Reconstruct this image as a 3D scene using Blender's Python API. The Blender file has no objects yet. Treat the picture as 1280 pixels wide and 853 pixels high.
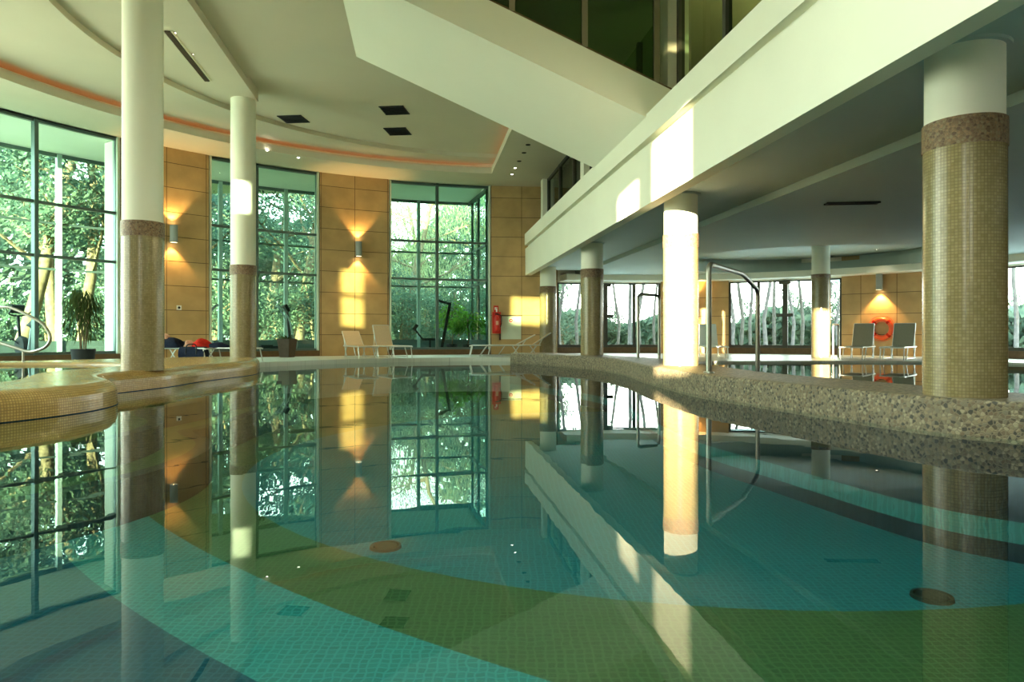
import bpy, math, random
from mathutils import Vector, Matrix, geometry
from math import sin, cos, pi, radians, sqrt, atan2, hypot

F, HZ, CZ = 853.0, 420.0, 0.768          # focal length in px, horizon row, eye height above the water
scene = bpy.context.scene
col = scene.collection
rnd = random.Random(7)

# ------------------------------------------------------------------ placement helpers
BV = (-0.1314, 0.9913)                    # along the balcony
BU = (0.9913, 0.1314)                     # across the balcony (to the right)
YAW = math.atan2(0.1314, 0.9913)          # building axes turned against the view
def bp(u, v): return (BU[0]*u + BV[0]*v, BU[1]*u + BV[1]*v)
def at(px, Y): return ((px - 640.0)/F*Y, Y)
def zz(py, Y): return CZ + (HZ - py)*Y/F
def ray_circle(px, c, R):
    k = (px - 640.0)/F
    A = k*k + 1; B = -2*(k*c[0] + c[1]); C = c[0]**2 + c[1]**2 - R*R
    Y = (-B + sqrt(B*B - 4*A*C))/(2*A)
    return (k*Y, Y)
WC, WR = (1.49, 9.28), 14.66              # drum wall
GC, GR = (4.5, 15.0), 10.5                # lower rear wall
def wang(px): p = ray_circle(px, WC, WR); return atan2(p[1]-WC[1], p[0]-WC[0])
def gang(px): p = ray_circle(px, GC, GR); return atan2(p[1]-GC[1], p[0]-GC[0])
def pol(c, R, a): return (c[0] + R*cos(a), c[1] + R*sin(a))

# ------------------------------------------------------------------ mesh builder
class MB:
    def __init__(s): s.v = []; s.f = []; s.uv = {}
    def quad(s, pts, uv=None):
        i = len(s.v); s.v += [tuple(p) for p in pts]; f = tuple(range(i, i+len(pts)))
        if uv: s.uv[len(s.f)] = uv
        s.f.append(f)
    def box(s, c, d, rz=0.0, M=None):
        x, y, z = d[0]/2, d[1]/2, d[2]/2
        P = [(-x,-y,-z),(x,-y,-z),(x,y,-z),(-x,y,-z),(-x,-y,z),(x,-y,z),(x,y,z),(-x,y,z)]
        ca, sa = cos(rz), sin(rz)
        i = len(s.v)
        for p in P:
            if M is not None:
                q = M @ Vector(p); s.v.append((c[0]+q.x, c[1]+q.y, c[2]+q.z))
            else:
                s.v.append((c[0]+p[0]*ca-p[1]*sa, c[1]+p[0]*sa+p[1]*ca, c[2]+p[2]))
        for f in ((0,3,2,1),(4,5,6,7),(0,1,5,4),(1,2,6,5),(2,3,7,6),(3,0,4,7)):
            s.f.append(tuple(i+k for k in f))
    def bar(s, a, b, w, h=None):
        a = Vector(a); b = Vector(b); d = b-a; L = d.length
        q = d.to_track_quat('X', 'Z').to_matrix()
        s.box((a+b)/2, (L, w, h or w), M=q)
    def tube(s, pts, r, n=10, cap=True):
        pts = [Vector(p) for p in pts]; rs = r if isinstance(r, (list, tuple)) else [r]*len(pts)
        up = Vector((0,0,1)); base = len(s.v); prev = None
        for i, p in enumerate(pts):
            t = (pts[min(i+1, len(pts)-1)] - pts[max(i-1, 0)]).normalized()
            if prev is None:
                x = t.cross(up if abs(t.z) < .9 else Vector((1,0,0))).normalized()
            else:
                x = (prev - t*prev.dot(t)).normalized()
            prev = x; y = t.cross(x)
            for k in range(n):
                a = 2*pi*k/n; q = p + (x*cos(a) + y*sin(a))*rs[i]; s.v.append(tuple(q))
        for i in range(len(pts)-1):
            for k in range(n):
                k2 = (k+1) % n
                s.f.append((base+i*n+k, base+i*n+k2, base+(i+1)*n+k2, base+(i+1)*n+k))
        if cap:
            s.f.append(tuple(base+k for k in reversed(range(n))))
            e = base+(len(pts)-1)*n; s.f.append(tuple(e+k for k in range(n)))
    def lathe(s, prof, c=(0,0,0), n=48, uscale=1.0):
        base = len(s.v)
        for r, z in prof:
            for k in range(n+1):
                a = 2*pi*k/n; s.v.append((c[0]+r*cos(a), c[1]+r*sin(a), c[2]+z))
        acc = 0.0
        for i in range(len(prof)-1):
            dl = hypot(prof[i+1][0]-prof[i][0], prof[i+1][1]-prof[i][1]); rr = max(prof[i][0], prof[i+1][0])
            for k in range(n):
                s.uv[len(s.f)] = [(2*pi*rr*k/n, acc), (2*pi*rr*(k+1)/n, acc), (2*pi*rr*(k+1)/n, acc+dl), (2*pi*rr*k/n, acc+dl)]
                s.f.append((base+i*(n+1)+k, base+i*(n+1)+k+1, base+(i+1)*(n+1)+k+1, base+(i+1)*(n+1)+k))
            acc += dl
    def arc(s, c, R0, R1, a0, a1, z0, z1, n=None):
        n = n or max(1, int(abs(a1-a0)/radians(2.5)))
        for i in range(n):
            b0 = a0+(a1-a0)*i/n; b1 = a0+(a1-a0)*(i+1)/n
            p0, p1, q0, q1 = pol(c,R0,b0), pol(c,R0,b1), pol(c,R1,b0), pol(c,R1,b1)
            u0, u1 = (b0-a0)*R0, (b1-a0)*R0
            for (A, B) in ((p0,p1),(q1,q0)):
                ua, ub = (u0,u1) if A is p0 else (u1,u0)
                s.quad([(*A,z0),(*B,z0),(*B,z1),(*A,z1)], [(ua,z0),(ub,z0),(ub,z1),(ua,z1)])
            s.quad([(*p0,z1),(*p1,z1),(*q1,z1),(*q0,z1)], [(u0,0),(u1,0),(u1,R1-R0),(u0,R1-R0)])
            s.quad([(*p0,z0),(*q0,z0),(*q1,z0),(*p1,z0)], [(u0,0),(u0,R1-R0),(u1,R1-R0),(u1,0)])
            if i == 0: s.quad([(*p0,z0),(*p0,z1),(*q0,z1),(*q0,z0)], [(0,z0),(0,z1),(R1-R0,z1),(R1-R0,z0)])
            if i == n-1: s.quad([(*p1,z0),(*q1,z0),(*q1,z1),(*p1,z1)], [(0,z0),(R1-R0,z0),(R1-R0,z1),(0,z1)])
    def poly(s, outer, z, holes=(), flip=False):
        loops = [[Vector((x,y,0)) for x,y in outer]] + [[Vector((x,y,0)) for x,y in h] for h in holes]
        flat = [p for L in loops for p in L]
        base = len(s.v); s.v += [(p.x,p.y,z) for p in flat]
        for t in geometry.tessellate_polygon(loops):
            a, b, c = (flat[k] for k in t)
            up = (b-a).cross(c-a).z > 0
            t = tuple(t) if up != flip else tuple(reversed(t))
            s.uv[len(s.f)] = [(flat[k].x, flat[k].y) for k in t]
            s.f.append(tuple(base+k for k in t))
    def wall(s, loop, z0, z1, close=True):
        acc = 0; n = len(loop)
        for i in range(n if close else n-1):
            a, b = loop[i], loop[(i+1) % n]; d = hypot(b[0]-a[0], b[1]-a[1])
            s.quad([(*a,z0),(*b,z0),(*b,z1),(*a,z1)], [(acc,z0),(acc+d,z0),(acc+d,z1),(acc,z1)]); acc += d
    def slab(s, outer, z0, z1, holes=()):
        s.poly(outer, z1, holes); s.poly(outer, z0, holes, flip=True)
        s.wall(outer, z0, z1)
        for h in holes: s.wall(h, z0, z1)

def spline(P, k=6, close=False):
    out = []; n = len(P)
    for i in range(n if close else n-1):
        g = lambda j: P[j % n] if close else P[max(0, min(n-1, j))]
        p0, p1, p2, p3 = g(i-1), g(i), g(i+1), g(i+2)
        for m in range(k):
            t = m/k
            out.append(tuple(.5*((2*b) + (-a+c)*t + (2*a-5*b+4*c-d)*t*t + (-a+3*b-3*c+d)*t**3) for a,b,c,d in zip(p0,p1,p2,p3)))
    if not close: out.append(tuple(P[-1]))
    return out
def offset(loop, d, close=True):           # to the left of travel
    n = len(loop); out = []
    for i in range(n):
        a = loop[(i-1) % n] if close or i > 0 else loop[i]
        b = loop[(i+1) % n] if close or i < n-1 else loop[i]
        t = Vector((b[0]-a[0], b[1]-a[1])).normalized()
        out.append((loop[i][0]-t.y*d, loop[i][1]+t.x*d))
    return out

def link(o, parent=None):
    col.objects.link(o)
    if parent is not None: o.parent = parent
    return o
def obj(name, mb, mat, parent=None, smooth=None, world=True, loc=None):
    """one mesh object; world=True: the builder holds world coordinates and the parent's transform is taken out"""
    vs = mb.v
    if parent is not None and world:
        M = parent_matrix(parent).inverted(); vs = [tuple(M @ Vector(p)) for p in vs]
    me = bpy.data.meshes.new(name); me.from_pydata(vs, [], mb.f)
    if mb.uv:
        L = me.uv_layers.new(name='UVMap')
        for p in me.polygons:
            u = mb.uv.get(p.index)
            if u:
                for k, li in enumerate(p.loop_indices): L.data[li].uv = u[k]
    me.materials.append(mat)
    me.validate()
    if smooth is not None:
        for p in me.polygons: p.use_smooth = True
        me.set_sharp_from_angle(angle=radians(smooth))
    o = bpy.data.objects.new(name, me)
    return link(o, parent)
def parent_matrix(o):
    M = Matrix.LocRotScale(o.location, o.rotation_euler, o.scale)
    return parent_matrix(o.parent) @ M if o.parent else M
def tag(o, label=None, cat=None, group=None, kind=None):
    if label: o['label'] = label
    if cat: o['category'] = cat
    if group: o['group'] = group
    if kind: o['kind'] = kind
    return o
def thing(name, label, cat, loc=(0,0,0), rz=0.0, group=None):
    o = bpy.data.objects.new(name, None); o.empty_display_size = .2
    o.location = loc; o.rotation_euler = (0,0,rz)
    return tag(link(o), label, cat, group)
def struct(o, label, cat=None): return tag(o, label, cat, kind='structure')
def copy_tree(o, parent=None):
    c = o.copy(); link(c)
    c.parent = parent
    for ch in o.children: copy_tree(ch, c)
    return c

# ------------------------------------------------------------------ materials
def new_mat(name):
    m = bpy.data.materials.new(name); m.use_nodes = True
    nt = m.node_tree; b = nt.nodes['Principled BSDF']
    return m, nt, b
def sset(b, **k):
    for a, v in k.items():
        n = {'rough':'Roughness','metal':'Metallic','spec':'Specular IOR Level','coat':'Coat Weight'}[a]
        b.inputs[n].default_value = v
def plain(name, c, rough=.6, metal=0, spec=.3, var=.06, scale=3.0):
    m, nt, b = new_mat(name); sset(b, rough=rough, metal=metal, spec=spec)
    if var:
        tc = nt.nodes.new('ShaderNodeTexCoord'); n = nt.nodes.new('ShaderNodeTexNoise'); n.inputs['Scale'].default_value = scale
        n.inputs['Detail'].default_value = 4
        r = nt.nodes.new('ShaderNodeValToRGB')
        r.color_ramp.elements[0].color = (*[x*(1-var) for x in c], 1); r.color_ramp.elements[1].color = (*[min(1, x*(1+var)) for x in c], 1)
        r.color_ramp.elements[0].position = .3; r.color_ramp.elements[1].position = .7
        nt.links.new(tc.outputs['Object'], n.inputs['Vector']); nt.links.new(n.outputs['Fac'], r.inputs['Fac']); nt.links.new(r.outputs['Color'], b.inputs['Base Color'])
    else: b.inputs['Base Color'].default_value = (*c, 1)
    return m
def brick(name, c1, c2, mortar, w, h, msize, rough=.4, spec=.4, off=.0, bump=.3, extra=None, coord='UV', voff=(0,0,0)):
    m, nt, b = new_mat(name); sset(b, rough=rough, spec=spec)
    tc = nt.nodes.new('ShaderNodeTexCoord'); mp = nt.nodes.new('ShaderNodeMapping'); mp.inputs['Location'].default_value = voff
    br = nt.nodes.new('ShaderNodeTexBrick')
    br.offset = off; br.squash = 1
    i = br.inputs
    i['Color1'].default_value = (*c1,1); i['Color2'].default_value = (*c2,1); i['Mortar'].default_value = (*mortar,1)
    i['Scale'].default_value = 1; i['Mortar Size'].default_value = msize; i['Brick Width'].default_value = w; i['Row Height'].default_value = h
    i['Mortar Smooth'].default_value = .1
    nt.links.new(tc.outputs[coord], mp.inputs['Vector']); nt.links.new(mp.outputs['Vector'], br.inputs['Vector'])
    out = br.outputs['Color']
    if extra:                                             # slow variation of the stone
        n = nt.nodes.new('ShaderNodeTexNoise'); n.inputs['Scale'].default_value = extra[0]; n.inputs['Detail'].default_value = 6
        nt.links.new(tc.outputs['Object'], n.inputs['Vector'])
        mx = nt.nodes.new('ShaderNodeMix'); mx.data_type = 'RGBA'; mx.blend_type = 'MULTIPLY'; mx.inputs[0].default_value = 1
        r = nt.nodes.new('ShaderNodeValToRGB'); r.color_ramp.elements[0].color = (*[1-extra[1]]*3,1); r.color_ramp.elements[1].color = (1,1,1,1)
        r.color_ramp.elements[0].position = .3; r.color_ramp.elements[1].position = .7
        nt.links.new(n.outputs['Fac'], r.inputs['Fac']); nt.links.new(out, mx.inputs[6]); nt.links.new(r.outputs['Color'], mx.inputs[7]); out = mx.outputs[2]
    nt.links.new(out, b.inputs['Base Color'])
    if bump:
        bu = nt.nodes.new('ShaderNodeBump'); bu.inputs['Strength'].default_value = bump; bu.inputs['Distance'].default_value = .006; bu.invert = True
        nt.links.new(br.outputs['Fac'], bu.inputs['Height']); nt.links.new(bu.outputs['Normal'], b.inputs['Normal'])
    return m
def pebble(name, cols, grout, scale, rough=.5, spec=.4):
    m, nt, b = new_mat(name); sset(b, rough=rough, spec=spec)
    tc = nt.nodes.new('ShaderNodeTexCoord'); v = nt.nodes.new('ShaderNodeTexVoronoi'); v.inputs['Scale'].default_value = scale
    e = nt.nodes.new('ShaderNodeTexVoronoi'); e.feature = 'DISTANCE_TO_EDGE'; e.inputs['Scale'].default_value = scale
    nt.links.new(tc.outputs['Object'], v.inputs['Vector']); nt.links.new(tc.outputs['Object'], e.inputs['Vector'])
    sep = nt.nodes.new('ShaderNodeSeparateColor'); nt.links.new(v.outputs['Color'], sep.inputs['Color'])
    r = nt.nodes.new('ShaderNodeValToRGB'); r.color_ramp.interpolation = 'CONSTANT'
    el = r.color_ramp.elements
    while len(el) < len(cols): el.new(.5)
    for k, c in enumerate(cols): el[k].position = k/len(cols); el[k].color = (*c,1)
    nt.links.new(sep.outputs[0], r.inputs['Fac'])
    g = nt.nodes.new('ShaderNodeValToRGB'); g.color_ramp.elements[0].position = .04; g.color_ramp.elements[1].position = .13
    nt.links.new(e.outputs['Distance'], g.inputs['Fac'])
    mx = nt.nodes.new('ShaderNodeMix'); mx.data_type = 'RGBA'; mx.inputs[6].default_value = (*grout,1)
    nt.links.new(g.outputs['Color'], mx.inputs[0]); nt.links.new(r.outputs['Color'], mx.inputs[7]); nt.links.new(mx.outputs[2], b.inputs['Base Color'])
    bu = nt.nodes.new('ShaderNodeBump'); bu.inputs['Strength'].default_value = .5; bu.inputs['Distance'].default_value = .01
    nt.links.new(g.outputs['Color'], bu.inputs['Height']); nt.links.new(bu.outputs['Normal'], b.inputs['Normal'])
    return m
def glass(name, tint, refl=1.0, ior=1.45):
    m = bpy.data.materials.new(name); m.use_nodes = True; nt = m.node_tree; nt.nodes.clear()
    o = nt.nodes.new('ShaderNodeOutputMaterial'); t = nt.nodes.new('ShaderNodeBsdfTransparent'); g = nt.nodes.new('ShaderNodeBsdfGlossy')
    fr = nt.nodes.new('ShaderNodeFresnel'); mx = nt.nodes.new('ShaderNodeMixShader'); gm = nt.nodes.new('ShaderNodeNewGeometry'); ma = nt.nodes.new('ShaderNodeMath'); ma.operation = 'MULTIPLY_ADD'; ma.inputs[1].default_value = 1/ior-ior; ma.inputs[2].default_value = ior
    nt.links.new(gm.outputs['Backfacing'], ma.inputs[0]); nt.links.new(ma.outputs[0], fr.inputs['IOR'])     # same reflection from both sides of a thin sheet
    t.inputs['Color'].default_value = (*tint,1); g.inputs['Roughness'].default_value = 0; g.inputs['Color'].default_value = (refl,)*3+(1,)
    nt.links.new(fr.outputs[0], mx.inputs[0]); nt.links.new(t.outputs[0], mx.inputs[1]); nt.links.new(g.outputs[0], mx.inputs[2]); nt.links.new(mx.outputs[0], o.inputs[0])
    return m
def water(name, tint, bump=.02):
    m = glass(name, tint, .85, 1.33); nt = m.node_tree
    fr = next(n for n in nt.nodes if n.type == 'FRESNEL')
    g = next(n for n in nt.nodes if n.type == 'BSDF_GLOSSY')
    tc = nt.nodes.new('ShaderNodeTexCoord'); mp = nt.nodes.new('ShaderNodeMapping'); mp.inputs['Scale'].default_value = (1.2, 2.2, 1)
    n = nt.nodes.new('ShaderNodeTexNoise'); n.inputs['Scale'].default_value = 1.3; n.inputs['Detail'].default_value = 2
    b = nt.nodes.new('ShaderNodeBump'); b.inputs['Strength'].default_value = bump; b.inputs['Distance'].default_value = .05
    nt.links.new(tc.outputs['Object'], mp.inputs[0]); nt.links.new(mp.outputs[0], n.inputs['Vector']); nt.links.new(n.outputs['Fac'], b.inputs['Height'])
    nt.links.new(b.outputs['Normal'], g.inputs['Normal']); nt.links.new(b.outputs['Normal'], fr.inputs['Normal'])
    return m
def emit(name, c, s):
    m = bpy.data.materials.new(name); m.use_nodes = True; nt = m.node_tree; nt.nodes.clear()
    o = nt.nodes.new('ShaderNodeOutputMaterial'); e = nt.nodes.new('ShaderNodeEmission'); e.inputs[0].default_value = (*c,1); e.inputs[1].default_value = s
    nt.links.new(e.outputs[0], o.inputs[0]); return m
def leafmat(name, c1, c2):
    m = bpy.data.materials.new(name); m.use_nodes = True; nt = m.node_tree; nt.nodes.clear()
    o = nt.nodes.new('ShaderNodeOutputMaterial'); d = nt.nodes.new('ShaderNodeBsdfDiffuse'); t = nt.nodes.new('ShaderNodeBsdfTranslucent'); mx = nt.nodes.new('ShaderNodeMixShader')
    mx.inputs[0].default_value = .45
    tc = nt.nodes.new('ShaderNodeTexCoord'); n = nt.nodes.new('ShaderNodeTexNoise'); n.inputs['Scale'].default_value = 1.5; n.inputs['Detail'].default_value = 3
    r = nt.nodes.new('ShaderNodeValToRGB'); r.color_ramp.elements[0].color = (*c1,1); r.color_ramp.elements[1].color = (*c2,1)
    r.color_ramp.elements[0].position = .35; r.color_ramp.elements[1].position = .65
    nt.links.new(tc.outputs['Object'], n.inputs['Vector']); nt.links.new(n.outputs['Fac'], r.inputs['Fac'])
    nt.links.new(r.outputs['Color'], d.inputs['Color']); nt.links.new(r.outputs['Color'], t.inputs['Color'])
    nt.links.new(d.outputs[0], mx.inputs[1]); nt.links.new(t.outputs[0], mx.inputs[2]); nt.links.new(mx.outputs[0], o.inputs[0])
    return m

M_PLASTER = plain('cream_plaster', (.83,.82,.70), .7, spec=.15, var=.02, scale=1)
M_STAIR = plain('brightened_stair_plaster', (.93,.91,.79), .6, spec=.2, var=.01, scale=1)  # plaster lightened to stand in for bright light on the staircase
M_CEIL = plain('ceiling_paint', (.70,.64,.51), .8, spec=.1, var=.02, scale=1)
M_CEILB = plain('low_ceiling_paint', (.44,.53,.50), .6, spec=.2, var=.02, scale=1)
M_STONE = brick('sandstone_cladding', (.55,.37,.17), (.50,.33,.145), (.16,.10,.05), 1.09, .683, .010, .55, .3, 0, .4, extra=(2.2,.22), voff=(0,-.12,0))
M_MOSAIC = brick('beige_mosaic', (.33,.26,.13), (.26,.20,.09), (.19,.15,.075), .025, .025, .0022, .22, .5, 0, .5, extra=(6,.15))
M_GOLD = brick('yellow_mosaic', (.50,.32,.105), (.40,.245,.075), (.27,.17,.06), .026, .026, .0035, .25, .5, 0, .4, extra=(3,.2))
M_BAND = pebble('brown_pebble_band', [(.20,.12,.06),(.28,.17,.09),(.11,.06,.035),(.25,.19,.11),(.16,.09,.05)], (.21,.14,.08), 44)
M_PEB = pebble('pebble_mosaic', [(.24,.20,.125),(.10,.078,.052),(.34,.285,.19),(.17,.12,.075),(.058,.052,.042),(.27,.21,.13),(.19,.16,.115)], (.20,.16,.105), 36)
M_DECK = brick('deck_tiles', (.60,.62,.54), (.56,.58,.50), (.45,.46,.40), .3, .3, .004, .35, .4, 0, .1, coord='Object')
M_FRAME = plain('green_grey_aluminium', (.10,.15,.14), .4, .5, .4, var=.03)
M_FRAMEL = plain('light_aluminium', (.42,.55,.52), .4, .3, .4, var=.03)
M_FRAMED = plain('dark_window_frame', (.075,.075,.06), .5, .2, .3, var=.05)
M_JAMB = plain('pale_jamb_paint', (.55,.62,.50), .6, var=.03)
M_SILL = plain('brown_wood_sill', (.13,.075,.035), .5, var=.15, scale=9)
M_GLASS = glass('green_tinted_glass', (.47,.68,.60))
M_GLASSC = glass('clear_glass', (.90,.97,.93))
M_GLASSL = glass('pale_glass', (.90,.97,.81))
M_GLASSG = glass('green_screen_glass', (.50,.66,.52), .8)
M_MULL = plain('bronze_mullion', (.22,.19,.13), .5, .2, var=.05)
M_SUNDIM = glass('sun_dimming_glass', (.20,.24,.15))  # tint only dims the sun through the added wall slots
M_GLASSN = glass('near_window_dimming_glass', (.49,.53,.45))  # tint only cuts the light from the added near window
M_GLASSR = glass('added_rooflight_glass', (.50,.50,.36))
M_GLASSD = glass('dark_glass', (.42,.62,.46), .8)
M_WATER = water('pool_water', (.80,.95,.95), .012)
M_WATER2 = water('shallow_water', (.5,.66,.55), .008)
M_STEEL = plain('brushed_steel', (.30,.30,.26), .34, .9, .5, var=.04)
M_BLACK = plain('black_plastic', (.010,.011,.012), .6, var=.05)
M_GREYP = plain('grey_plastic', (.32,.36,.36), .45, var=.05)
M_TAN = plain('tan_fabric', (.60,.45,.29), .9, spec=.1, var=.06, scale=40)
M_TAUPE = plain('taupe_mesh_fabric', (.27,.25,.19), .85, spec=.1, var=.06, scale=40)
M_WHITEP = plain('white_plastic', (.80,.80,.76), .4, var=.02)
M_ALU = plain('aluminium_tube', (.55,.56,.52), .4, .8, .5, var=.03)
M_NAVY = plain('navy_fabric', (.015,.02,.04), .9, spec=.1, var=.2, scale=20)
M_RED = plain('red_cloth', (.50,.025,.015), .9, spec=.1, var=.2, scale=20)
M_PINK = plain('peach_cloth', (.75,.42,.30), .9, spec=.1, var=.1, scale=20)
M_ORANGE = plain('orange_buoy', (.85,.10,.02), .35, spec=.5, var=.05)
M_SIGNRED = plain('sign_red', (.55,.03,.02), .4, var=0)
M_POT = plain('brown_pot', (.06,.04,.025), .6, var=.15, scale=12)
M_BARK = plain('pine_bark', (.17,.125,.075), .95, spec=.05, var=.35, scale=7)
M_BIRCH = plain('birch_bark', (.10,.095,.085), .9, spec=.05, var=.3, scale=5)
M_LEAF = leafmat('leaves_green', (.065,.115,.085), (.155,.215,.14))
M_LEAFD = leafmat('needles_dark', (.045,.095,.08), (.125,.18,.125))
M_LEAFY = leafmat('leaves_yellow_green', (.28,.33,.17), (.50,.52,.28))
M_LEAFB = leafmat('birch_leaves', (.20,.24,.17), (.42,.44,.33))
M_PLANT = leafmat('houseplant_leaves', (.10,.25,.03), (.22,.40,.06))
M_PLANTD = leafmat('weeping_leaves', (.03,.05,.015), (.07,.09,.03))
M_GRASS = plain('grass_ground', (.10,.15,.05), 1, spec=0, var=.4, scale=2)
M_TERR = plain('pale_terrace', (.62,.70,.72), .9, spec=.1, var=.06)
M_TERR2 = plain('bounce_terrace_paving', (.78,.74,.60), .9, spec=.1, var=.04)
M_CORR = plain('corridor_paint', (.14,.24,.12), .8, var=.05)
M_CURT = plain('dark_curtain', (.035,.04,.035), .9, var=.2)
M_DRAIN = plain('dark_drain', (.018,.024,.018), .9, spec=.02, var=0)
M_LED = emit('led_strip', (1, .28, .06), 2.2)
M_LAMP = emit('warm_lens', (1, .72, .38), 25)
M_DLAMP = emit('downlight_lens', (1, .93, .78), 30)

# ------------------------------------------------------------------ floor, pools, water
ZD, ZR = .12, .28                                   # deck, raised rims
def pool_tile(name, c):
    k = .80
    m = brick(name, c, tuple(x*k for x in c), tuple(x*1.25+.006 for x in c), .05, .05, .006, .6, .05, 0, 0, coord='Object')
    nt = m.node_tree; mp = next(n for n in nt.nodes if n.type == 'MAPPING'); tc = next(n for n in nt.nodes if n.type == 'TEX_COORD'); br = next(n for n in nt.nodes if n.type == 'TEX_BRICK')
    n = nt.nodes.new('ShaderNodeTexNoise'); n.inputs['Scale'].default_value = 9; n.inputs['Detail'].default_value = 1
    v = nt.nodes.new('ShaderNodeVectorMath'); v.operation = 'SCALE'; v.inputs['Scale'].default_value = .05
    a = nt.nodes.new('ShaderNodeVectorMath'); a.operation = 'ADD'
    nt.links.new(tc.outputs['Object'], n.inputs['Vector']); nt.links.new(n.outputs['Color'], v.inputs[0]); nt.links.new(v.outputs[0], a.inputs[1]); nt.links.new(mp.outputs[0], a.inputs[0]); nt.links.new(a.outputs[0], br.inputs['Vector'])
    return m
M_TEAL = pool_tile('teal_pool_mosaic', (0.0100,0.1050,0.1180))
M_AQUA = pool_tile('aqua_pool_mosaic', (0.0180,0.1500,0.1420))
M_OLIVE = pool_tile('olive_pool_mosaic', (0.0340,0.0750,0.0260))
M_BLUE = pool_tile('blue_pool_mosaic', (0.0040,0.0500,0.0720))
M_INK = pool_tile('dark_step_mosaic', (0.0033, 0.0154, 0.0231))
ZB = -.90
DC, DR = (2.06, 9.57), 5.44
AC, AR0, AR1 = (8.35, 16.48), 15.51, 16.30
def circ(c, R, n=96): return [pol(c, R, 2*pi*k/n) for k in range(n)]
a0_, a1_ = radians(150), radians(285)
arcp = lambda R: [pol(AC, R, a0_+(a1_-a0_)*k/90) for k in range(91)]
m = MB(); m.poly(arcp(AR1) + [(13,-5),(-13,-5),(-13,pol(AC,AR1,a0_)[1])], ZB)
basin = struct(obj('floor_pool', m, M_BLUE), 'blue and green banded mosaic floor of the main pool')
m = MB(); m.poly(arcp(AR0) + list(reversed(arcp(AR1))), ZB); obj('aqua_band', m, M_AQUA, basin)
m = MB(); m.poly(arcp(AR0) + [(13.5,1.8),(13.5,23),(-5.2,24.3)], ZB, [circ(DC, DR)]); obj('olive_field', m, M_OLIVE, basin)
m = MB(); m.poly(circ(DC, DR), ZB); obj('teal_disc', m, M_TEAL, basin)
for (px, py, lab) in ((482,685,'round dark drain on the pool floor left of centre'), (1165,748,'round dark drain on the pool floor below the near mosaic column')):
    Y = (CZ-ZB)*F/(py-HZ); x, y = at(px, Y)
    t = thing('floor_drain', lab, 'drain', (x,y,ZB))
    m = MB(); m.lathe([(0,.02),(.09,.02),(.10,.0)], n=32); obj('grate', m, M_DRAIN, t, 40, world=False)
    m = MB(); m.lathe([(.10,0),(.105,.022),(.12,.022),(.125,0)], n=32); obj('ring', m, M_DRAIN, t, 40, world=False)

CURB = [(-.05,19.4),(.5,18.7),(1.15,17.5),(1.62,16.5),(2.05,15.2),(2.25,13.5),(2.24,11.6),(2.28,10.6),(2.42,8.7),(2.8,7.3),(3.29,5.62),(3.78,4.95),(4.7,4.1),(6,3.3),(8,2.6),(11,2.2),(13.6,2.0)]
cf = spline(CURB, 6)
cb = offset(cf, 1.05, close=False)
def bullnose(m, loop, z0, z1, r, inward=1, steps=5, close=True):
    """vertical face that rounds over into the top; returns the top loop"""
    acc = [0.0]; n = len(loop)
    for i in range(n): a, b = loop[i], loop[(i+1) % n]; acc.append(acc[-1]+hypot(b[0]-a[0], b[1]-a[1]))
    rings = [(loop, z0, z0), (loop, z1-r, z1-r)]
    for k in range(1, steps+1):
        a = pi/2*k/steps
        rings.append((offset(loop, inward*r*(1-cos(a)), close), z1-r+r*sin(a), z1-r+r*a))
    for (A, za, va), (B, zb, vb) in zip(rings, rings[1:]):
        for i in range(n if close else n-1):
            j = (i+1) % n
            m.quad([(*A[i],za),(*A[j],za),(*B[j],zb),(*B[i],zb)], [(acc[i],va),(acc[i+1],va),(acc[i+1],vb),(acc[i],vb)])
    return rings[-1][0]
t = thing('pool_curb', 'curved raised curb clad in grey brown pebbles along the right side of the pool', 'pool curb', (2.5,8,0))
m = MB(); loop = cf + list(reversed(cb))
top = bullnose(m, loop, ZB, ZR, .035, 1); m.poly(top, ZR)
obj('pebble_cladding', m, M_PEB, t, 40)
# banded mosaic on the curb below the water
def band(z0, z1, mt, nm):
    q = MB(); q.wall(offset(cf, -.012, False), z0, z1, False); obj(nm, q, mt, t)
band(-.60, -.03, M_INK, 'dark_tile_band'); band(-.76, -.60, M_AQUA, 'aqua_tile_band'); band(ZB, -.76, M_INK, 'dark_tile_band')

# hot tub on the left
OUT = [(-9,3.4),(-6.4,4.5),(-4.95,5.3),(-4.45,6.1),(-4.28,6.9),(-4.45,7.7),(-4.95,8.35),(-5.25,8.95),(-5.2,9.6),(-5.14,10.3),(-5.2,11.3),(-5.15,12.2),(-5.08,13.0),(-5.13,13.7),(-5.38,14.5),(-5.68,15.3),(-5.95,16.0),(-6.5,16.35),(-7.2,16.0),(-7.9,15.3),(-8.6,14.5),(-9.5,13.6),(-11.0,12.6),(-12.3,10.4),(-12.6,7.5),(-11.8,4.6)]
INN = [(-9,4.7),(-6.9,5.4),(-5.75,6.3),(-5.5,7.2),(-5.75,8.0),(-6.2,8.8),(-6.45,9.7),(-6.35,10.7),(-6.6,11.8),(-7.5,12.5),(-9.2,12.4),(-10.6,11.2),(-11.3,9.4),(-11.4,7.2),(-10.8,5.4)]
so, si = spline(OUT, 6, True), spline(INN, 6, True)
tub = thing('hot_tub', 'curving raised hot tub rim of yellow mosaic tiles at the left of the pool', 'hot tub', (-8,9,0))
m = MB(); to = bullnose(m, so, ZB, ZR, .16, 1); ti = bullnose(m, si, -.3, ZR, .08, -1)
m.poly(to, ZR, [ti]); obj('mosaic_rim', m, M_GOLD, tub, 50)
m = MB(); m.wall(offset(so, -.004), -.012, .008); obj('dark_waterline_tiles', m, M_INK, tub)
sl2 = [p for p in so if p[0] > -7 and 4.4 < p[1] < 14.8]
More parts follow.
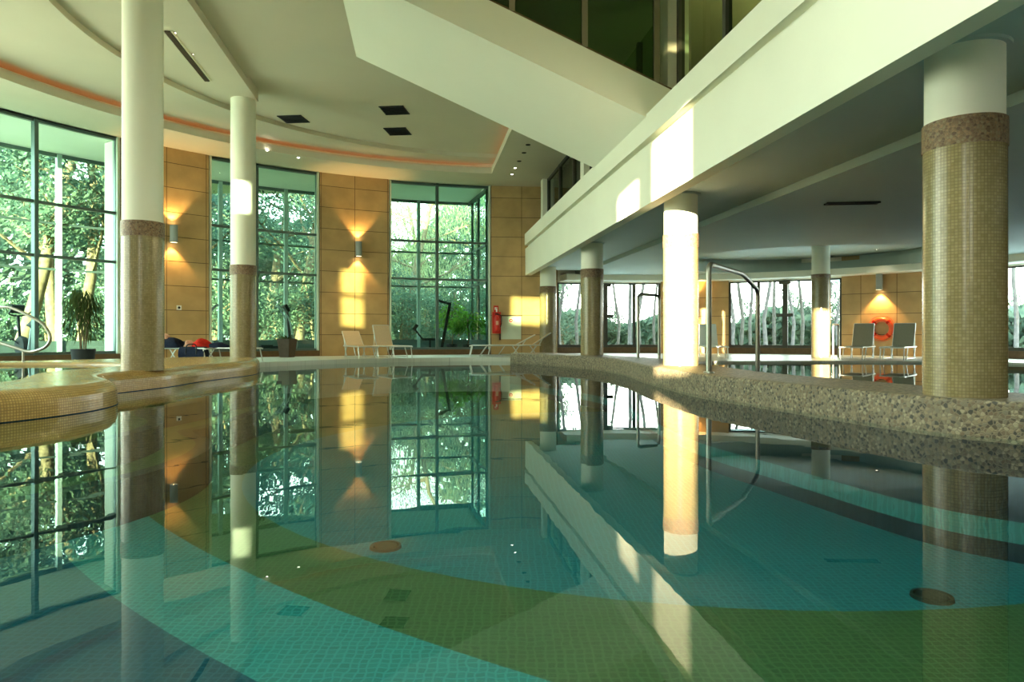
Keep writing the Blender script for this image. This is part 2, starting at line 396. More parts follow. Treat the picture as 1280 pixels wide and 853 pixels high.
t2 = thing('pool_steps', 'underwater steps in olive and dark stripes along the yellow hot tub rim', 'steps', (-4.4,9,ZB))
for d0, d1, z, mt_, nm in ((0,.30,-.22,M_OLIVE,'tread'),(.30,.46,-.22,M_INK,'dark_edge'),(.46,.80,-.50,M_OLIVE,'tread'),(.80,.98,-.50,M_INK,'dark_edge')):
    A_, B_ = offset(sl2, -d1, False), offset(sl2, -d0, False); q = MB()
    for i_ in range(len(A_)-1): q.quad([(*B_[i_],z),(*A_[i_],z),(*A_[i_+1],z),(*B_[i_+1],z)])
    if 'edge' in nm: q.wall(A_, z-.30 if z > -.4 else ZB, z, False)
    obj(nm, q, mt_, t2)
m = MB(); m.poly(offset(si, -.05), -.3); obj('basin_floor', m, M_AQUA, tub)
m = MB(); m.poly(offset(si, -.06), .225); struct(obj('water_hot_tub', m, M_WATER2), 'still water in the hot tub behind the yellow rim', 'water')
m = MB()
for k in range(20): pass
wl = cf[:] + [(14.4,-3.5),(-13.0,-3.5),(-13.0,9.0),(-10.0,14.3),(-7.8,15.7),(-6.2,16.9),(-4.7,18.7),(-3.2,19.9),(-1.6,20.4),(-.05,20.4)]
m.poly(offset(cf, .3, False) + wl[len(cf):], 0.0)
struct(obj('water_main_pool', m, M_WATER), 'still turquoise water of the main pool', 'water')

# decks
drum = lambda a0, a1, R=WR, n=40: [pol(WC, R, a0+(a1-a0)*k/n) for k in range(n+1)]
aJ = wang(648)
m = MB()
edge = spline([(-.05,20.5),(-1.6,20.45),(-3.2,19.95),(-4.7,18.75),(-6.0,16.9),(-6.6,16.0),(-8.6,13.6),(-11,11),(-11.5,7),(-10,4.2),(-8,3),(-7,-1),(-6,-2.3)], 5)
outer = edge + drum(radians(232), aJ, WR+.3)
m.poly(outer, ZD); m.wall(edge, -.9, ZD, False)
struct(obj('floor', m, M_DECK), 'pale tiled deck along the far end and left side of the pool')
m = MB(); lp = [(-6,-2.3),(15,-2.3)] + [pol(WC, WR+.2, radians(a)) for a in range(320, 231, -4)]
m.poly(lp, ZD); m.wall([(-6,-2.3),(15,-2.3)], ZB, ZD, False); struct(obj('floor_near', m, M_DECK), 'tiled deck at the near end of the pool')
P2 = [(4.35,16.9),(5.0,17.5),(8,17.7),(11.2,17.4),(12.4,16.2),(12.8,13),(12.8,3.0)]
cbi = [p for p in offset(cf, .95, False)]
gl = [pol(GC, GR+.3, gang(640)+(0-gang(640))*k/30) for k in range(31)]
m = MB()
lp = [p for p in cbi if 12.5 < p[1]] + [(3.3,12.4)] + [(4.2,15.6)] + P2 + [(15.3,3.0),(15.3,15)] + list(reversed(gl))
m.poly(lp, ZD); m.wall([(3.3,12.4),(4.2,15.6)]+P2, -.5, ZD, False)
struct(obj('floor_right', m, M_DECK), 'tiled deck around the second pool under the balcony')
m = MB(); lp = [p for p in cbi if p[1] <= 12.6] + [(12.85,3.0),(12.85,16.5),(11.2,17.45),(8,17.75),(5.0,17.55),(4.3,16.9),(3.3,12.4)]
lp = [p for p in cbi if p[1] <= 12.6 and p[0] < 12.8] + lp[len([p for p in cbi if p[1] <= 12.6]):]
m.poly(lp, .07); struct(obj('water_second_pool', m, M_WATER2), 'still dark water of the second pool behind the pebble curb', 'water')
m = MB(); m.poly([p for p in offset(cf, .9, False) if p[1] <= 12.9 and p[0] < 13] + [(13.2,3.0),(13.2,18),(4.2,18),(3.2,12.9)], -.5); struct(obj('floor_second_pool', m, M_OLIVE), 'green mosaic floor of the second pool')

# ------------------------------------------------------------------ drum wall: piers, windows, lintels
ZS, ZT, ZC = .30, 6.0, 6.40
def wspan(a, b): return sorted((wang(a), wang(b)))
piers = {'wall_left_pier': (152, 261), 'wall_back_pier': (400, 486), 'wall_back_right': (614, 690)}
TH = .45
for nm, (a, b) in piers.items():
    s, e = wspan(a, b); w = (e-s)*WR
    m = MB(); m.arc(WC, WR, WR+TH, s, e, ZD-.1, ZC+.2)
    mt = M_STONE
    o = struct(obj(nm, m, mt, smooth=20), {'wall_left_pier':'sandstone clad pier behind the left mosaic column','wall_back_pier':'sandstone clad pier between the two tall rear windows','wall_back_right':'sandstone clad wall at the far end beside the balcony'}[nm])
    me = o.data; uvl = me.uv_layers[0].data
    for d in uvl: d.uv = (d.uv[0]-w/2 + 1.09*4, d.uv[1])
aL = radians(171)                       # where the visible glazing ends, left of the frame
W1 = (wang(150), radians(163)); W0 = (radians(163.6), radians(183.6)); W00 = (radians(184.2), radians(204.2))  # last two spans: unseen windows added to light the hall from the left
def drum_window(nm, s, e, mulls, label, heights=(2.71, 4.0), gl=None):
    root = bpy.data.objects.new(nm, None); p = pol(WC, WR, (s+e)/2); root.location = (*p, ZS); link(root)
    struct(root, label, 'window')
    hw = .035/WR; R0, R1 = WR+.10, WR+.20
    m = MB()
    m.arc(WC, R0, R1, s, e, ZS, ZS+.07); m.arc(WC, R0, R1, s, e, ZT-.08, ZT)
    for a in (s+hw, e-hw): m.arc(WC, R0, R1, a-hw, a+hw, ZS, ZT, 1)
    obj('frame', m, M_FRAME, root)
    for a in mulls:
        m = MB(); m.arc(WC, R0-.06, R1, a-hw*1.3, a+hw*1.3, ZS, ZT, 1); obj('mullion', m, M_FRAME, root)
    for z in heights:
        m = MB(); m.arc(WC, R0-.02, R1, s, e, z-.035, z+.035); obj('transom', m, M_FRAME, root)
    cuts = [s] + sorted(mulls) + [e]
    for a, b in zip(cuts, cuts[1:]):
        m = MB(); n = max(1, int((b-a)/radians(1.5)))
        for i in range(n):
            p0, p1 = pol(WC, WR+.15, a+(b-a)*i/n), pol(WC, WR+.15, a+(b-a)*(i+1)/n)
            m.quad([(*p0,ZS),(*p1,ZS),(*p1,ZT),(*p0,ZT)])
        obj('pane', m, gl or M_GLASS, root)
    m = MB(); m.arc(WC, WR-.02, WR+TH, s, e, ZD-.1, ZS); obj('sill', m, M_SILL, root)
    m = MB(); m.arc(WC, WR, WR+.3, s, s+.06/WR, ZS, ZT, 1); m.arc(WC, WR, WR+.3, e-.06/WR, e, ZS, ZT, 1)
    obj('jamb', m, M_JAMB, root)
    m = MB(); m.arc(WC, WR, WR+TH, s, e, ZT, ZC+.2); obj('lintel', m, M_PLASTER, root)
    return root
s, e = wspan(262, 399); drum_window('window_2', s, e, [wang(322)], 'tall green tinted window behind the second left mosaic column')
s, e = wspan(487, 613); drum_window('window_3', s, e, [wang(547)], 'tall green tinted window in the middle of the far wall')
s, e = W1; drum_window('window_1', s, e, [wang(47), wang(47)+radians(8.0), wang(47)+radians(15.5)] if wang(47)+radians(15.5) < e-.03 else [wang(47), wang(47)+radians(8)], 'tall green tinted window at the left edge beyond the hot tub')
s, e = W0; drum_window('added_window_left', s, e, [s+(e-s)*k/3 for k in (1,2)], 'tall clear window added for light on the unseen left wall beside the hot tub', gl=M_GLASSL)
s, e = W00; drum_window('added_window_near', s, e, [s+(e-s)*k/3 for k in (1,2)], 'tall clear window added for light on the unseen left wall nearest the viewpoint', gl=M_GLASSN)

m = MB(); m.arc(WC, WR+.46, WR+.95, wang(151)-.012, wang(151), ZD, 6.0, 1); struct(obj('trim_1', m, M_PLASTER), 'white return at the right end of the left window')
# sun direction, and openings added behind the camera to shape the sun patches
SUNH = radians(18.5); SUNE = radians(4.2)
HX, HY = sin(SUNH), cos(SUNH)
def back_to_drum(x, y, z):
    dx, dy = x-WC[0], y-WC[1]; b = -(HX*dx+HY*dy); c = dx*dx+dy*dy-WR*WR
    t_ = -b + 0
    s_ = -b + sqrt(max(0, b*b-c)) if False else None
    # |p - s*h - C| = R
    B = -2*(dx*HX+dy*HY); C = c; S = (-B + sqrt(B*B-4*C))/2
    qx, qy = x-HX*S, y-HY*S
    return atan2(qy-WC[1], qx-WC[0]) % (2*pi), z + S*math.tan(SUNE)
openings = []
def slot(x0, x1, y, za, zb):
    a0, z0 = back_to_drum(x0, y[0], za); a1, _ = back_to_drum(x1, y[1], za); _, z1 = back_to_drum((x0+x1)/2, sum(y)/2, zb)
    openings.append((min(a0,a1), max(a0,a1), z0, z1))
R2 = (2.79, 11.33)
slot(R2[0]-.31, R2[0]+.27, (R2[1]+.10, R2[1]-.10), .10, 3.75)             # onto the sunlit column and the balcony front before it
for a_, b_, Y_, z0_, z1_ in ((764,799,11.8,2.7,3.35), (1018,1041,20.4,.1,2.2), (417,440,21.7,2.2,2.95), (417,440,21.7,1.15,2.05), (289,312,15.4,3.6,4.25), (636,690,23.5,1.25,2.1)):
    pA, pB = at(a_,Y_), at(b_,Y_); slot(pA[0], pB[0], (Y_,Y_), z0_, z1_)
A0, A1 = radians(204.2), radians(337)

m = MB(); solid = []
def cells(a0, a1):
    c = sorted({a0, a1} | {o[k] for o in openings for k in (0,1) if a0 < o[k] < a1})
    for x, y in zip(c, c[1:]):
        mid = (x+y)/2; z = [(ZD-.1, ZC+.2)]
        for o in openings:
            if o[0] < mid < o[1]:
                z2 = []
                for (p, q) in z:
                    if o[2] > p: z2.append((p, min(q, o[2])))
                    if o[3] < q: z2.append((max(p, o[3]), q))
                z = [k for k in z2 if k[1]-k[0] > 1e-3]
        for (p, q) in z: m.arc(WC, WR, WR+.12, x, y, p, q)
cells(W1[1], W0[0]); cells(W0[1], W00[0]); cells(A0, A1)
wn = struct(obj('wall_near', m, M_STONE), 'curved wall behind the viewpoint with slots added to shape the sunlight')
for o_ in openings[3:]:                      # tinted panes added to tone down the sun through these slots
    m = MB(); n = 4
    for i in range(n):
        p0, p1 = pol(WC, WR+.06, o_[0]+(o_[1]-o_[0])*i/n), pol(WC, WR+.06, o_[0]+(o_[1]-o_[0])*(i+1)/n)
        m.quad([(*p0,o_[2]),(*p1,o_[2]),(*p1,o_[3]),(*p0,o_[3])])
    obj('pane', m, M_SUNDIM if o_ in (openings[3], openings[4], openings[6]) else M_GLASS, wn)

# ------------------------------------------------------------------ glazed gallery outside the drum windows
GO = WR+3.3
gS, gE = wang(600), radians(163)
root = bpy.data.objects.new('window_4', None); root.location = (*pol(WC, GO, radians(120)), ZD); link(root)
struct(root, 'outer glazing of the gym gallery behind the tall windows', 'window')
m = MB(); m.arc(WC, GO-.06, GO+.06, gS, gE, ZD, .62); obj('low_wall', m, M_FRAME, root)
m = MB(); m.arc(WC, GO-.05, GO+.05, gS, gE, 5.92, 6.06); m.arc(WC, GO-.03, GO+.03, gS, gE, 3.97, 4.03); m.arc(WC, GO-.03, GO+.03, gS, gE, 2.65, 2.71); obj('transom', m, M_FRAME, root)
def oang(px): p = ray_circle(px, WC, GO); return atan2(p[1]-WC[1], p[0]-WC[0])
posts = [oang(p) for p in (596, 523, 357, 275, 73)] + [oang(440), oang(180), oang(73)+radians(9), oang(73)+radians(18)]
for a in posts:
    m = MB(); m.arc(WC, GO-.1, GO+.06, a-.06/GO, a+.06/GO, ZD, 6.0, 1); obj('post', m, M_FRAMEL, root)
m = MB(); n = 60
for i in range(n):
    p0, p1 = pol(WC, GO, gS+(gE-gS)*i/n), pol(WC, GO, gS+(gE-gS)*(i+1)/n)
    m.quad([(*p0,.62),(*p1,.62),(*p1,5.95),(*p0,5.95)])
obj('pane', m, M_GLASSC, root)
# end wall of the gallery, right of the rear window
root = bpy.data.objects.new('window_5', None); pe0, pe1 = pol(WC, WR+.4, wang(611)), pol(WC, GO, gS); root.location = (*pe0, ZD); link(root)
struct(root, 'glazed end wall of the gallery right of the far window', 'window')
m = MB(); m.bar((*pe0,5.95),(*pe1,5.95),.1,.14); m.bar((*pe0,4.0),(*pe1,4.0),.07,.07); m.bar((*pe0,2.68),(*pe1,2.68),.07,.07); m.bar((*pe0,.37),(*pe1,.37),.1,.5)
for k in (.03,.45,.8): q = (pe0[0]+(pe1[0]-pe0[0])*k, pe0[1]+(pe1[1]-pe0[1])*k); m.bar((*q,ZD),(*q,6),.09)
obj('frame', m, M_FRAME, root)
m = MB(); m.quad([(*pe0,.6),(*pe1,.6),(*pe1,5.9),(*pe0,5.9)]); obj('pane', m, M_GLASS, root)
m = MB(); m.arc(WC, WR+.2, GO+.1, gS-.01, gE, ZD-.12, ZD-.01); struct(obj('floor_gallery', m, M_GREYP), 'grey floor of the gym gallery')
m = MB(); m.arc(WC, WR+.2, GO+.5, gS-.01, gE, 6.02, 6.12); struct(obj('ceiling_gallery', m, M_PLASTER), 'pale ceiling of the gym gallery')

# ------------------------------------------------------------------ lower rear wall under the balcony
ZW0, ZW1 = .34, 2.74
gp = [(640, 697), (826, 911), (1052, 1168)]
names = ['wall_right_end', 'wall_right_middle', 'wall_right']
labs = ['sandstone wall behind the farthest mosaic column', 'sandstone pier with the white lounger in front', 'sandstone wall with the orange lifebuoy']
for nm, (a, b), lab in zip(names, gp, labs):
    s, e = sorted((gang(a), gang(b))); m = MB(); m.arc(GC, GR, GR+.4, s, e, ZD-.1, 3.6); struct(obj(nm, m, M_STONE, smooth=20), lab)
aR = gang(1330)
m = MB(); m.arc(GC, GR, GR+.4, -.1, aR, ZD-.1, 3.6); m.wall([(15.05,14.5),(15.05,3.4)], ZD-.1, 3.6, False); struct(obj('wall_right_near', m, M_STONE), 'sandstone wall at the right outside the view')
def low_window(nm, a, b, posts, label):
    s, e = sorted((gang(a), gang(b))); root = bpy.data.objects.new(nm, None); root.location = (*pol(GC, GR, (s+e)/2), ZW0); link(root); struct(root, label, 'window')
    R0, R1 = GR+.08, GR+.2; hw = .04/GR
    m = MB(); m.arc(GC, R0, R1, s, e, ZW0, ZW0+.1); m.arc(GC, R0, R1, s, e, ZW1-.05, ZW1)
    for q in (s+hw, e-hw): m.arc(GC, R0, R1, q-hw, q+hw, ZW0, ZW1, 1)
    obj('frame', m, M_FRAMED, root)
    for px, w in posts:
        q = gang(px); h = w/2/GR; m = MB(); m.arc(GC, R0-.05, R1, q-h, q+h, ZW0, ZW1, 1)
        obj('mullion', m, M_FRAMED, root)
    m = MB(); n = 8
    for i in range(n):
        p0, p1 = pol(GC, GR+.14, s+(e-s)*i/n), pol(GC, GR+.14, s+(e-s)*(i+1)/n); m.quad([(*p0,ZW0),(*p1,ZW0),(*p1,ZW1),(*p0,ZW1)])
    obj('pane', m, M_GLASSC, root)
    m = MB(); m.arc(GC, GR-.03, GR+.4, s, e, ZD-.1, ZW0); obj('sill', m, M_SILL, root)
    m = MB(); m.arc(GC, GR, GR+.4, s, e, ZW1, 3.6); obj('lintel', m, M_PLASTER, root)
low_window('window_6', 697, 826, [(757,.17),(793,.10)], 'low window behind the slim arched handrail')
low_window('window_7', 911, 1052, [(948,.10),(981,.17)], 'low window behind the far white lit column')
low_window('window_8', 1168, 1330, [(1210,.1)], 'low window right of the near mosaic column')
# pull handles on the two glazed doors
for px, lab in ((757,'dark bar handle on the sliding door left of the arched handrail'), (981,'dark bar handle on the sliding door behind the lit column')):
    q = gang(px); p = pol(GC, GR-.02, q); t = thing('door_handle_bar', lab, 'handle', (*p, 1.5))
    m = MB(); d = (-sin(q), cos(q)); m.bar((p[0]-d[0]*.28,p[1]-d[1]*.28,1.5),(p[0]+d[0]*.28,p[1]+d[1]*.28,1.5),.03,.11); obj('bar', m, M_FRAMED, t)
    m = MB(); m.bar((p[0],p[1],2.66),(p[0]+d[0]*.2,p[1]+d[1]*.2,2.66),.06,.13); m.bar((p[0],p[1],2.66),(p[0]-d[0]*.2,p[1]-d[1]*.2,2.66),.06,.13); obj('closer', m, M_FRAMED, t)

# ------------------------------------------------------------------ ceilings
hull = drum(aJ, radians(337), WR+.5, 80)
full = [pol(WC, WR+.5, 2*pi*k/90) for k in range(90)]
SKY = [bp(-3.6,-5), bp(2.2,-5), bp(2.2,4.2), bp(-3.6,4.2)]
m = MB(); m.slab([(-14,-6),(18,-6),(18,28),(-14,28)], 6.60, 6.72, [SKY]); struct(obj('ceiling', m, M_CEIL), 'main pale ceiling over the pool')
RC, RR = (.45,13.08), 8.33
clip = lambda y: [p for p in full if p[1] > y]
m = MB(); m.slab(clip(4.4), 6.34, 6.60, [circ(RC, RR, 96)]); struct(obj('ceiling_ring', m, M_CEIL), 'lower curved ring of the ceiling around the far side')
# inner field, slightly higher than the ring
m = MB(); m.poly(circ(RC, RR+.05, 96), 6.46, flip=True); struct(obj('ceiling_inner', m, M_CEIL), 'inner ceiling field with the black vents')
def bbox(m, u0, u1, v0, v1, z0, z1):
    P = [bp(u0,v0), bp(u1,v0), bp(u1,v1), bp(u0,v1)]; m.slab(P, z0, z1)
m = MB(); m.slab([bp(-3.75,-8), bp(2.4,-8), bp(2.4,15.4), bp(-3.75,15.4)], 6.36, 6.59, [SKY]); struct(obj('ceiling_near', m, M_CEIL), 'lower ceiling panel left of the staircase')
m = MB(); bbox(m, -4.36, -3.75, -8, 16.45, 6.19, 6.59); struct(obj('ceiling_beam', m, M_CEIL), 'straight ceiling beam joining the two left columns')
# soffit with cove
CC, CR = (.53, 10.71), 11.33
hole = []
for k in range(120):
    p = pol(CC, CR, 2*pi*k/120); u = p[0]*BU[0]+p[1]*BU[1]; v = p[0]*BV[0]+p[1]*BV[1]
    if u > 2.28: continue
    hole.append((k, p))
ks = [k for k, _ in hole]
cut = next(i for i in range(len(ks)) if ks[i]-ks[i-1] > 1) if any(ks[i]-ks[i-1] > 1 for i in range(1, len(ks))) else 0
hole = [p for _, p in hole]; hole = hole[cut:] + hole[:cut]
vl = hole[-1][0]*BV[0]+hole[-1][1]*BV[1]
hole += [bp(9.5, vl), bp(9.5, 14.6), bp(2.28, 14.6)]
m = MB(); m.slab(clip(-1.3), 6.0, 6.07, [hole])
lipo = offset(hole, -.05); m.slab(lipo, 6.07, 6.20, [hole])
sf = struct(obj('ceiling_soffit', m, M_CEIL), 'pale soffit over the tall windows with a glowing cove')
m = MB(); back = offset(hole, -.32); m.wall(back, 6.05, 6.36); obj('cove_back', m, M_PLASTER, sf)
L1_, L2_ = offset(hole, -.12), offset(hole, -.17)
m = MB(); nn = len(hole)
for i in range(nn):
    j = (i+1) % nn
    if L1_[i][1] < 7 or L1_[i][0] > 1.2 or L1_[j][0] > 1.2 or hypot(L1_[i][0]-L1_[j][0], L1_[i][1]-L1_[j][1]) > 9: continue
    m.quad([(*L1_[i],6.085),(*L1_[j],6.085),(*L2_[j],6.085),(*L2_[i],6.085)])
t = tag(obj('led_strip', m, M_LED), 'glowing orange light strip hidden in the ceiling cove', 'light strip')

# unseen rooflight added over the near end of the pool to brighten the hall
root = bpy.data.objects.new('added_rooflight', None); root.location = (*bp(-.7,-.4),6.6); link(root); struct(root, 'unseen glazed rooflight added for light over the near end of the pool', 'window')
m = MB()
for k in range(5): bbox(m, -3.6+5.72*k/4, -3.52+5.72*k/4, -5, 4.2, 6.62, 6.76)
for k in range(5): bbox(m, -3.6, 2.2, -5+9.12*k/4, -4.92+9.12*k/4, 6.62, 6.76)
obj('frame', m, M_FRAMEL, root)
m = MB(); m.quad([(*p,6.7) for p in SKY]); obj('pane', m, M_GLASSR, root)

# ceiling vents
def ceil_vent(px, py, z, w, d, lab, name='ceiling_vent', cat='vent'):
    Y = (z-CZ)*F/(HZ-py); x, y = at(px, Y)
    t = thing(name, lab, cat, (x,y,z), -0.1)
    m = MB()
    for k in range(6): m.box((0, (k-2.5)*d/6, -.012), (w, d/6*.55, .012), M=Matrix.Rotation(.5,3,'X'))
    obj('slat', m, M_BLACK, t, world=False)
    m = MB(); m.box((0,d/2,-.012),(w+.05,.03,.024)); m.box((0,-d/2,-.012),(w+.05,.03,.024)); m.box((w/2,0,-.012),(.03,d,.024)); m.box((-w/2,0,-.012),(.03,d,.024)); m.box((0,0,-.003),(w,d,.006))
    obj('frame', m, M_BLACK, t, world=False)
ceil_vent(367,148.5, 6.46, .60,.55, 'black ceiling vent nearest the second left column')
ceil_vent(493,137.5, 6.46, .58,.60, 'black ceiling vent, upper of the pair near the staircase')
ceil_vent(497,164, 6.46, .58,.62, 'black ceiling vent, lower of the pair near the staircase')
a = at(209,(6.34-CZ)*F/(HZ-46)); b = at(259,(6.34-CZ)*F/(HZ-107))
t = thing('slot_diffuser', 'long dark slot diffuser in the ceiling left of the beam', 'diffuser', (a[0],a[1],6.45))
m = MB(); m.bar((*a,6.44),(*b,6.44),.10,.03); obj('slot', m, M_POT, t)
m = MB(); m.bar((a[0]-.08,a[1],6.45),(b[0]-.08,b[1],6.45),.03,.03); m.bar((a[0]+.08,a[1],6.45),(b[0]+.08,b[1],6.45),.03,.03); obj('frame', m, M_CEIL, t)

ceil_vent(1065,253.5, 2.98, .80,.13, 'thin dark vent in the blue grey low ceiling')
# downlights
def downlight(px, py, z, lit, lab, r=.055, power=25, n=0):
    Y = (z-CZ)*F/(HZ-py); x, y = at(px, Y)
    t = thing('downlight', lab, 'downlight', (x,y,z))
    m = MB(); m.lathe([(r*.8,-.002),(r*.85,-.012),(r*1.2,-.010),(r*1.25,0)], n=20); obj('ring', m, M_STEEL if lit else M_BLACK, t, 40, world=False)
    m = MB(); m.lathe([(0,-.004),(r*.8,-.003)], n=20); obj('lens', m, M_DLAMP if lit else M_BLACK, t, world=False)
    if lit:
        L = bpy.data.lights.new('downlight_lamp', 'SPOT'); L.energy = power; L.spot_size = radians(110); L.spot_blend = .6; L.color = (1,.86,.62); L.shadow_soft_size = .05
        o = bpy.data.objects.new('downlight_lamp', L); o.location = (0,0,-.03); link(o, t)
downlight(222,41,6.46,True,'small round downlight beside the ceiling slot, nearer to the viewer')
downlight(244,68,6.46,True,'small round downlight beside the ceiling slot, farther from the viewer')
downlight(334,188,6.0,True,'downlight in the soffit just right of the second left column')
downlight(373,197,6.0,True,'downlight in the soffit above the right half of the window behind the second left column')
downlight(640,218,6.0,True,'lit downlight at the far end of the row under the balcony side soffit')
downlight(644,210,6.0,True,'lit downlight second from the far end under the balcony side soffit')
downlight(649,201.5,6.0,False,'unlit downlight just nearer than the two lit ones by the balcony')
downlight(655,191,6.0,False,'unlit downlight midway along the row by the balcony')
downlight(1096,312,3.45,True,'small lit downlight in the raised coffer of the low ceiling')
downlight(660,181,6.0,False,'unlit downlight nearest the staircase underside')

# ------------------------------------------------------------------ balcony, low ceiling, upper floor
UF = 3.60
bal = thing('balcony', 'long cream balcony front crossing the hall above the right columns', 'balcony', (*bp(UF,12), 2.7), YAW)
VE, VS, VB = 23.75, -7.5, -4.7
m = MB(); bbox(m, UF, UF+.2, VB, VE, 2.88, 3.82); obj('fascia', m, M_PLASTER, bal)
m = MB(); bbox(m, UF+.10, UF+.22, VB, VE, 3.82, 3.93); obj('shadow_gap', m, M_PLASTER, bal)
m = MB(); bbox(m, UF-.02, UF+.18, VB, VE, 3.93, 4.33); obj('parapet', m, M_PLASTER, bal)
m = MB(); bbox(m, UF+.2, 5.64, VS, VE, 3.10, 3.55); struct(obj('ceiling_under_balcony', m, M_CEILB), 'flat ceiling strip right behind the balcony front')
ROC, ROR = (8.55, 20.3), 3.75
und = [bp(5.64,VS), bp(18.5,VS), bp(18.5,26), bp(5.64,26)]
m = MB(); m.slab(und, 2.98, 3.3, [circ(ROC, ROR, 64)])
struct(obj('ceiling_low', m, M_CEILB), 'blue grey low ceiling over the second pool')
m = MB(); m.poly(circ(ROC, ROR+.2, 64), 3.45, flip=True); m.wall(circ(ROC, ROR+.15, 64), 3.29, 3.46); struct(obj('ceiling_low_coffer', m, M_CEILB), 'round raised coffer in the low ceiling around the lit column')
m = MB(); m.arc(GC, GR-.75, GR+.1, -.1, gang(700), 2.78, 2.99); struct(obj('ceiling_bulkhead', m, M_PLASTER), 'curved bulkhead above the low windows')
m = MB(); m.slab([bp(UF+.2,VS), bp(18.5,VS), bp(18.5,26), bp(UF+.2,26)], 3.56, 3.68); struct(obj('floor_upper', m, M_DECK), 'floor of the upper storey behind the balcony')
m = MB(); c_ = bp(7.6,8); m.box((*c_,5.14),(.15,34,2.9),YAW); c_ = bp(6,24.3); m.box((*c_,5.14),(4.5,.15,2.9),YAW); struct(obj('wall_upper', m, M_CORR), 'olive wall of the upper corridor behind the glass')
# upper glazing
UG = 4.2
ROWS = [5.80, 11.62, 17.38, 23.25]
def rowv(p): return -p[0]*.1314 + p[1]*.9913
gz = [(-7.3,5.3,'window_9','upper glazing nearest the viewer above the balcony'), (5.5,10.75,'window_10','upper dark glazing right of the square upper column'), (11.1,14.55,'window_11','upper dark glazing above the staircase'), (14.65,22.4,'window_12','upper dark glazing with pleated curtains beyond the staircase'), (22.75,23.9,'window_13','narrow upper glazing at the far end of the balcony')]
for v0, v1, nm, lab in gz:
    ZG = 6.58 if v0 < 14 else 6.02
    root = bpy.data.objects.new(nm, None); root.location = (*bp(UG,(v0+v1)/2),3.68); link(root); struct(root, lab, 'window')
    m = MB(); bbox(m, UG-.04, UG+.04, v0, v1, 3.68, 3.78); bbox(m, UG-.04, UG+.04, v0, v1, ZG-.1, ZG)
    n = max(1, round((v1-v0)/1.8))
    obj('frame', m, M_FRAMED, root)
    for k in range(n+1):
        v = v0+.05+(v1-v0-.1)*k/n; m = MB(); bbox(m, UG-.05, UG+.05, v-.05, v+.05, 3.70, ZG-.02); obj('mullion', m, M_FRAMED, root)
    m = MB(); p, q = bp(UG,v0), bp(UG,v1); m.quad([(*p,3.7),(*q,3.7),(*q,ZG),(*p,ZG)]); obj('pane', m, M_GLASSD, root)
for v0, v1, lab in ((17.3,22.2,'dark pleated curtain behind the upper glass between the far upper columns'), (22.8,23.85,'narrow dark pleated curtain at the far end of the upper glass')):
    m = MB(); n = int((v1-v0)/.05); P = []
    for k in range(n+1):
        v = v0+(v1-v0)*k/n; P.append(bp(UG+.22+.07*sin(k*.9)+.03*sin(k*.37), v))
    m.wall(P, 3.72, 5.98, False); tag(obj('pleated_curtain', m, M_CURT, smooth=60), lab, 'curtain')
L = bpy.data.lights.new('corridor_lamp', 'POINT'); L.energy = 110; L.color = (1,.75,.35); L.shadow_soft_size = .1
o = bpy.data.objects.new('corridor_lamp', L); o.location = (*bp(6.6,9.9), 5.85); link(o)
for i, (v, lab) in enumerate(((5.40,'square cream upper column at the near end of the balcony'),(10.93,'square cream upper column right of the staircase'),(16.78,'square cream upper column half hidden by the staircase end'),(22.58,'square cream upper column farthest along the balcony'))):
    t = thing('upper_column', lab, 'column', (*bp(UG-.02,v),3.68), YAW)
    hc = 2.91 if v < 14 else 2.32
    m = MB(); m.box((0,0,hc/2),(.36,.36,hc)); obj('shaft', m, M_PLASTER, t, world=False)
    m = MB(); m.box((0,0,.05),(.40,.40,.10)); obj('base', m, M_PLASTER, t, world=False)

# ------------------------------------------------------------------ staircase
st = thing('staircase', 'broad cream staircase rising leftwards from the balcony to the ceiling', 'staircase', (*bp(UF,12.2), 4.25), YAW)
SV0, SV1, SZ, SM = 10.60, 13.95, 4.28, .425
def stair_slab(m, v0, v1, h0, h1, t0=-.7, t1=5.4):
    P = []
    for t_ in (t0, t1):
        for h in (h0, h1): P.append((UF-t_, SZ+SM*max(t_,-.0) + h if t_ > 0 else SZ+SM*t_+h))
    (ua,z0),(_,z1),(ub,z2),(_,z3) = P
    Q = [(*bp(ua,v0),z0),(*bp(ua,v1),z0),(*bp(ua,v1),z1),(*bp(ua,v0),z1),(*bp(ub,v0),z2),(*bp(ub,v1),z2),(*bp(ub,v1),z3),(*bp(ub,v0),z3)]
    i = len(m.v); m.v += Q
    for f in ((0,1,2,3),(7,6,5,4),(0,4,5,1),(1,5,6,2),(2,6,7,3),(3,7,4,0)): m.f.append(tuple(i+k for k in f))
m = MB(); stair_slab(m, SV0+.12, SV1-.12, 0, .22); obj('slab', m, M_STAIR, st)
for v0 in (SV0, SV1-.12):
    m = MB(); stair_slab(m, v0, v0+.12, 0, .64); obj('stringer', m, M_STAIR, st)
m = MB()
for k in range(14):
    u = UF-.1-.36*k; bbox(m, u-.36, u, SV0+.13, SV1-.13, SZ+SM*(UF-u)+.2, SZ+SM*(UF-u)+.37)
obj('steps', m, M_DECK, st)
m = MB(); stair_slab(m, SV0+.02, SV0+.09, .64, .68, -.5); obj('dark_edge', m, M_SILL, st)
for t_ in (-.17, 1.02, 2.19, 3.36):                                    # glazed screen standing on the near stringer
    m = MB(); u = UF-t_; bbox(m, u-.045, u+.045, SV0+.01, SV0+.11, SZ+SM*t_+.66, 6.6); obj('screen_post', m, M_MULL, st)
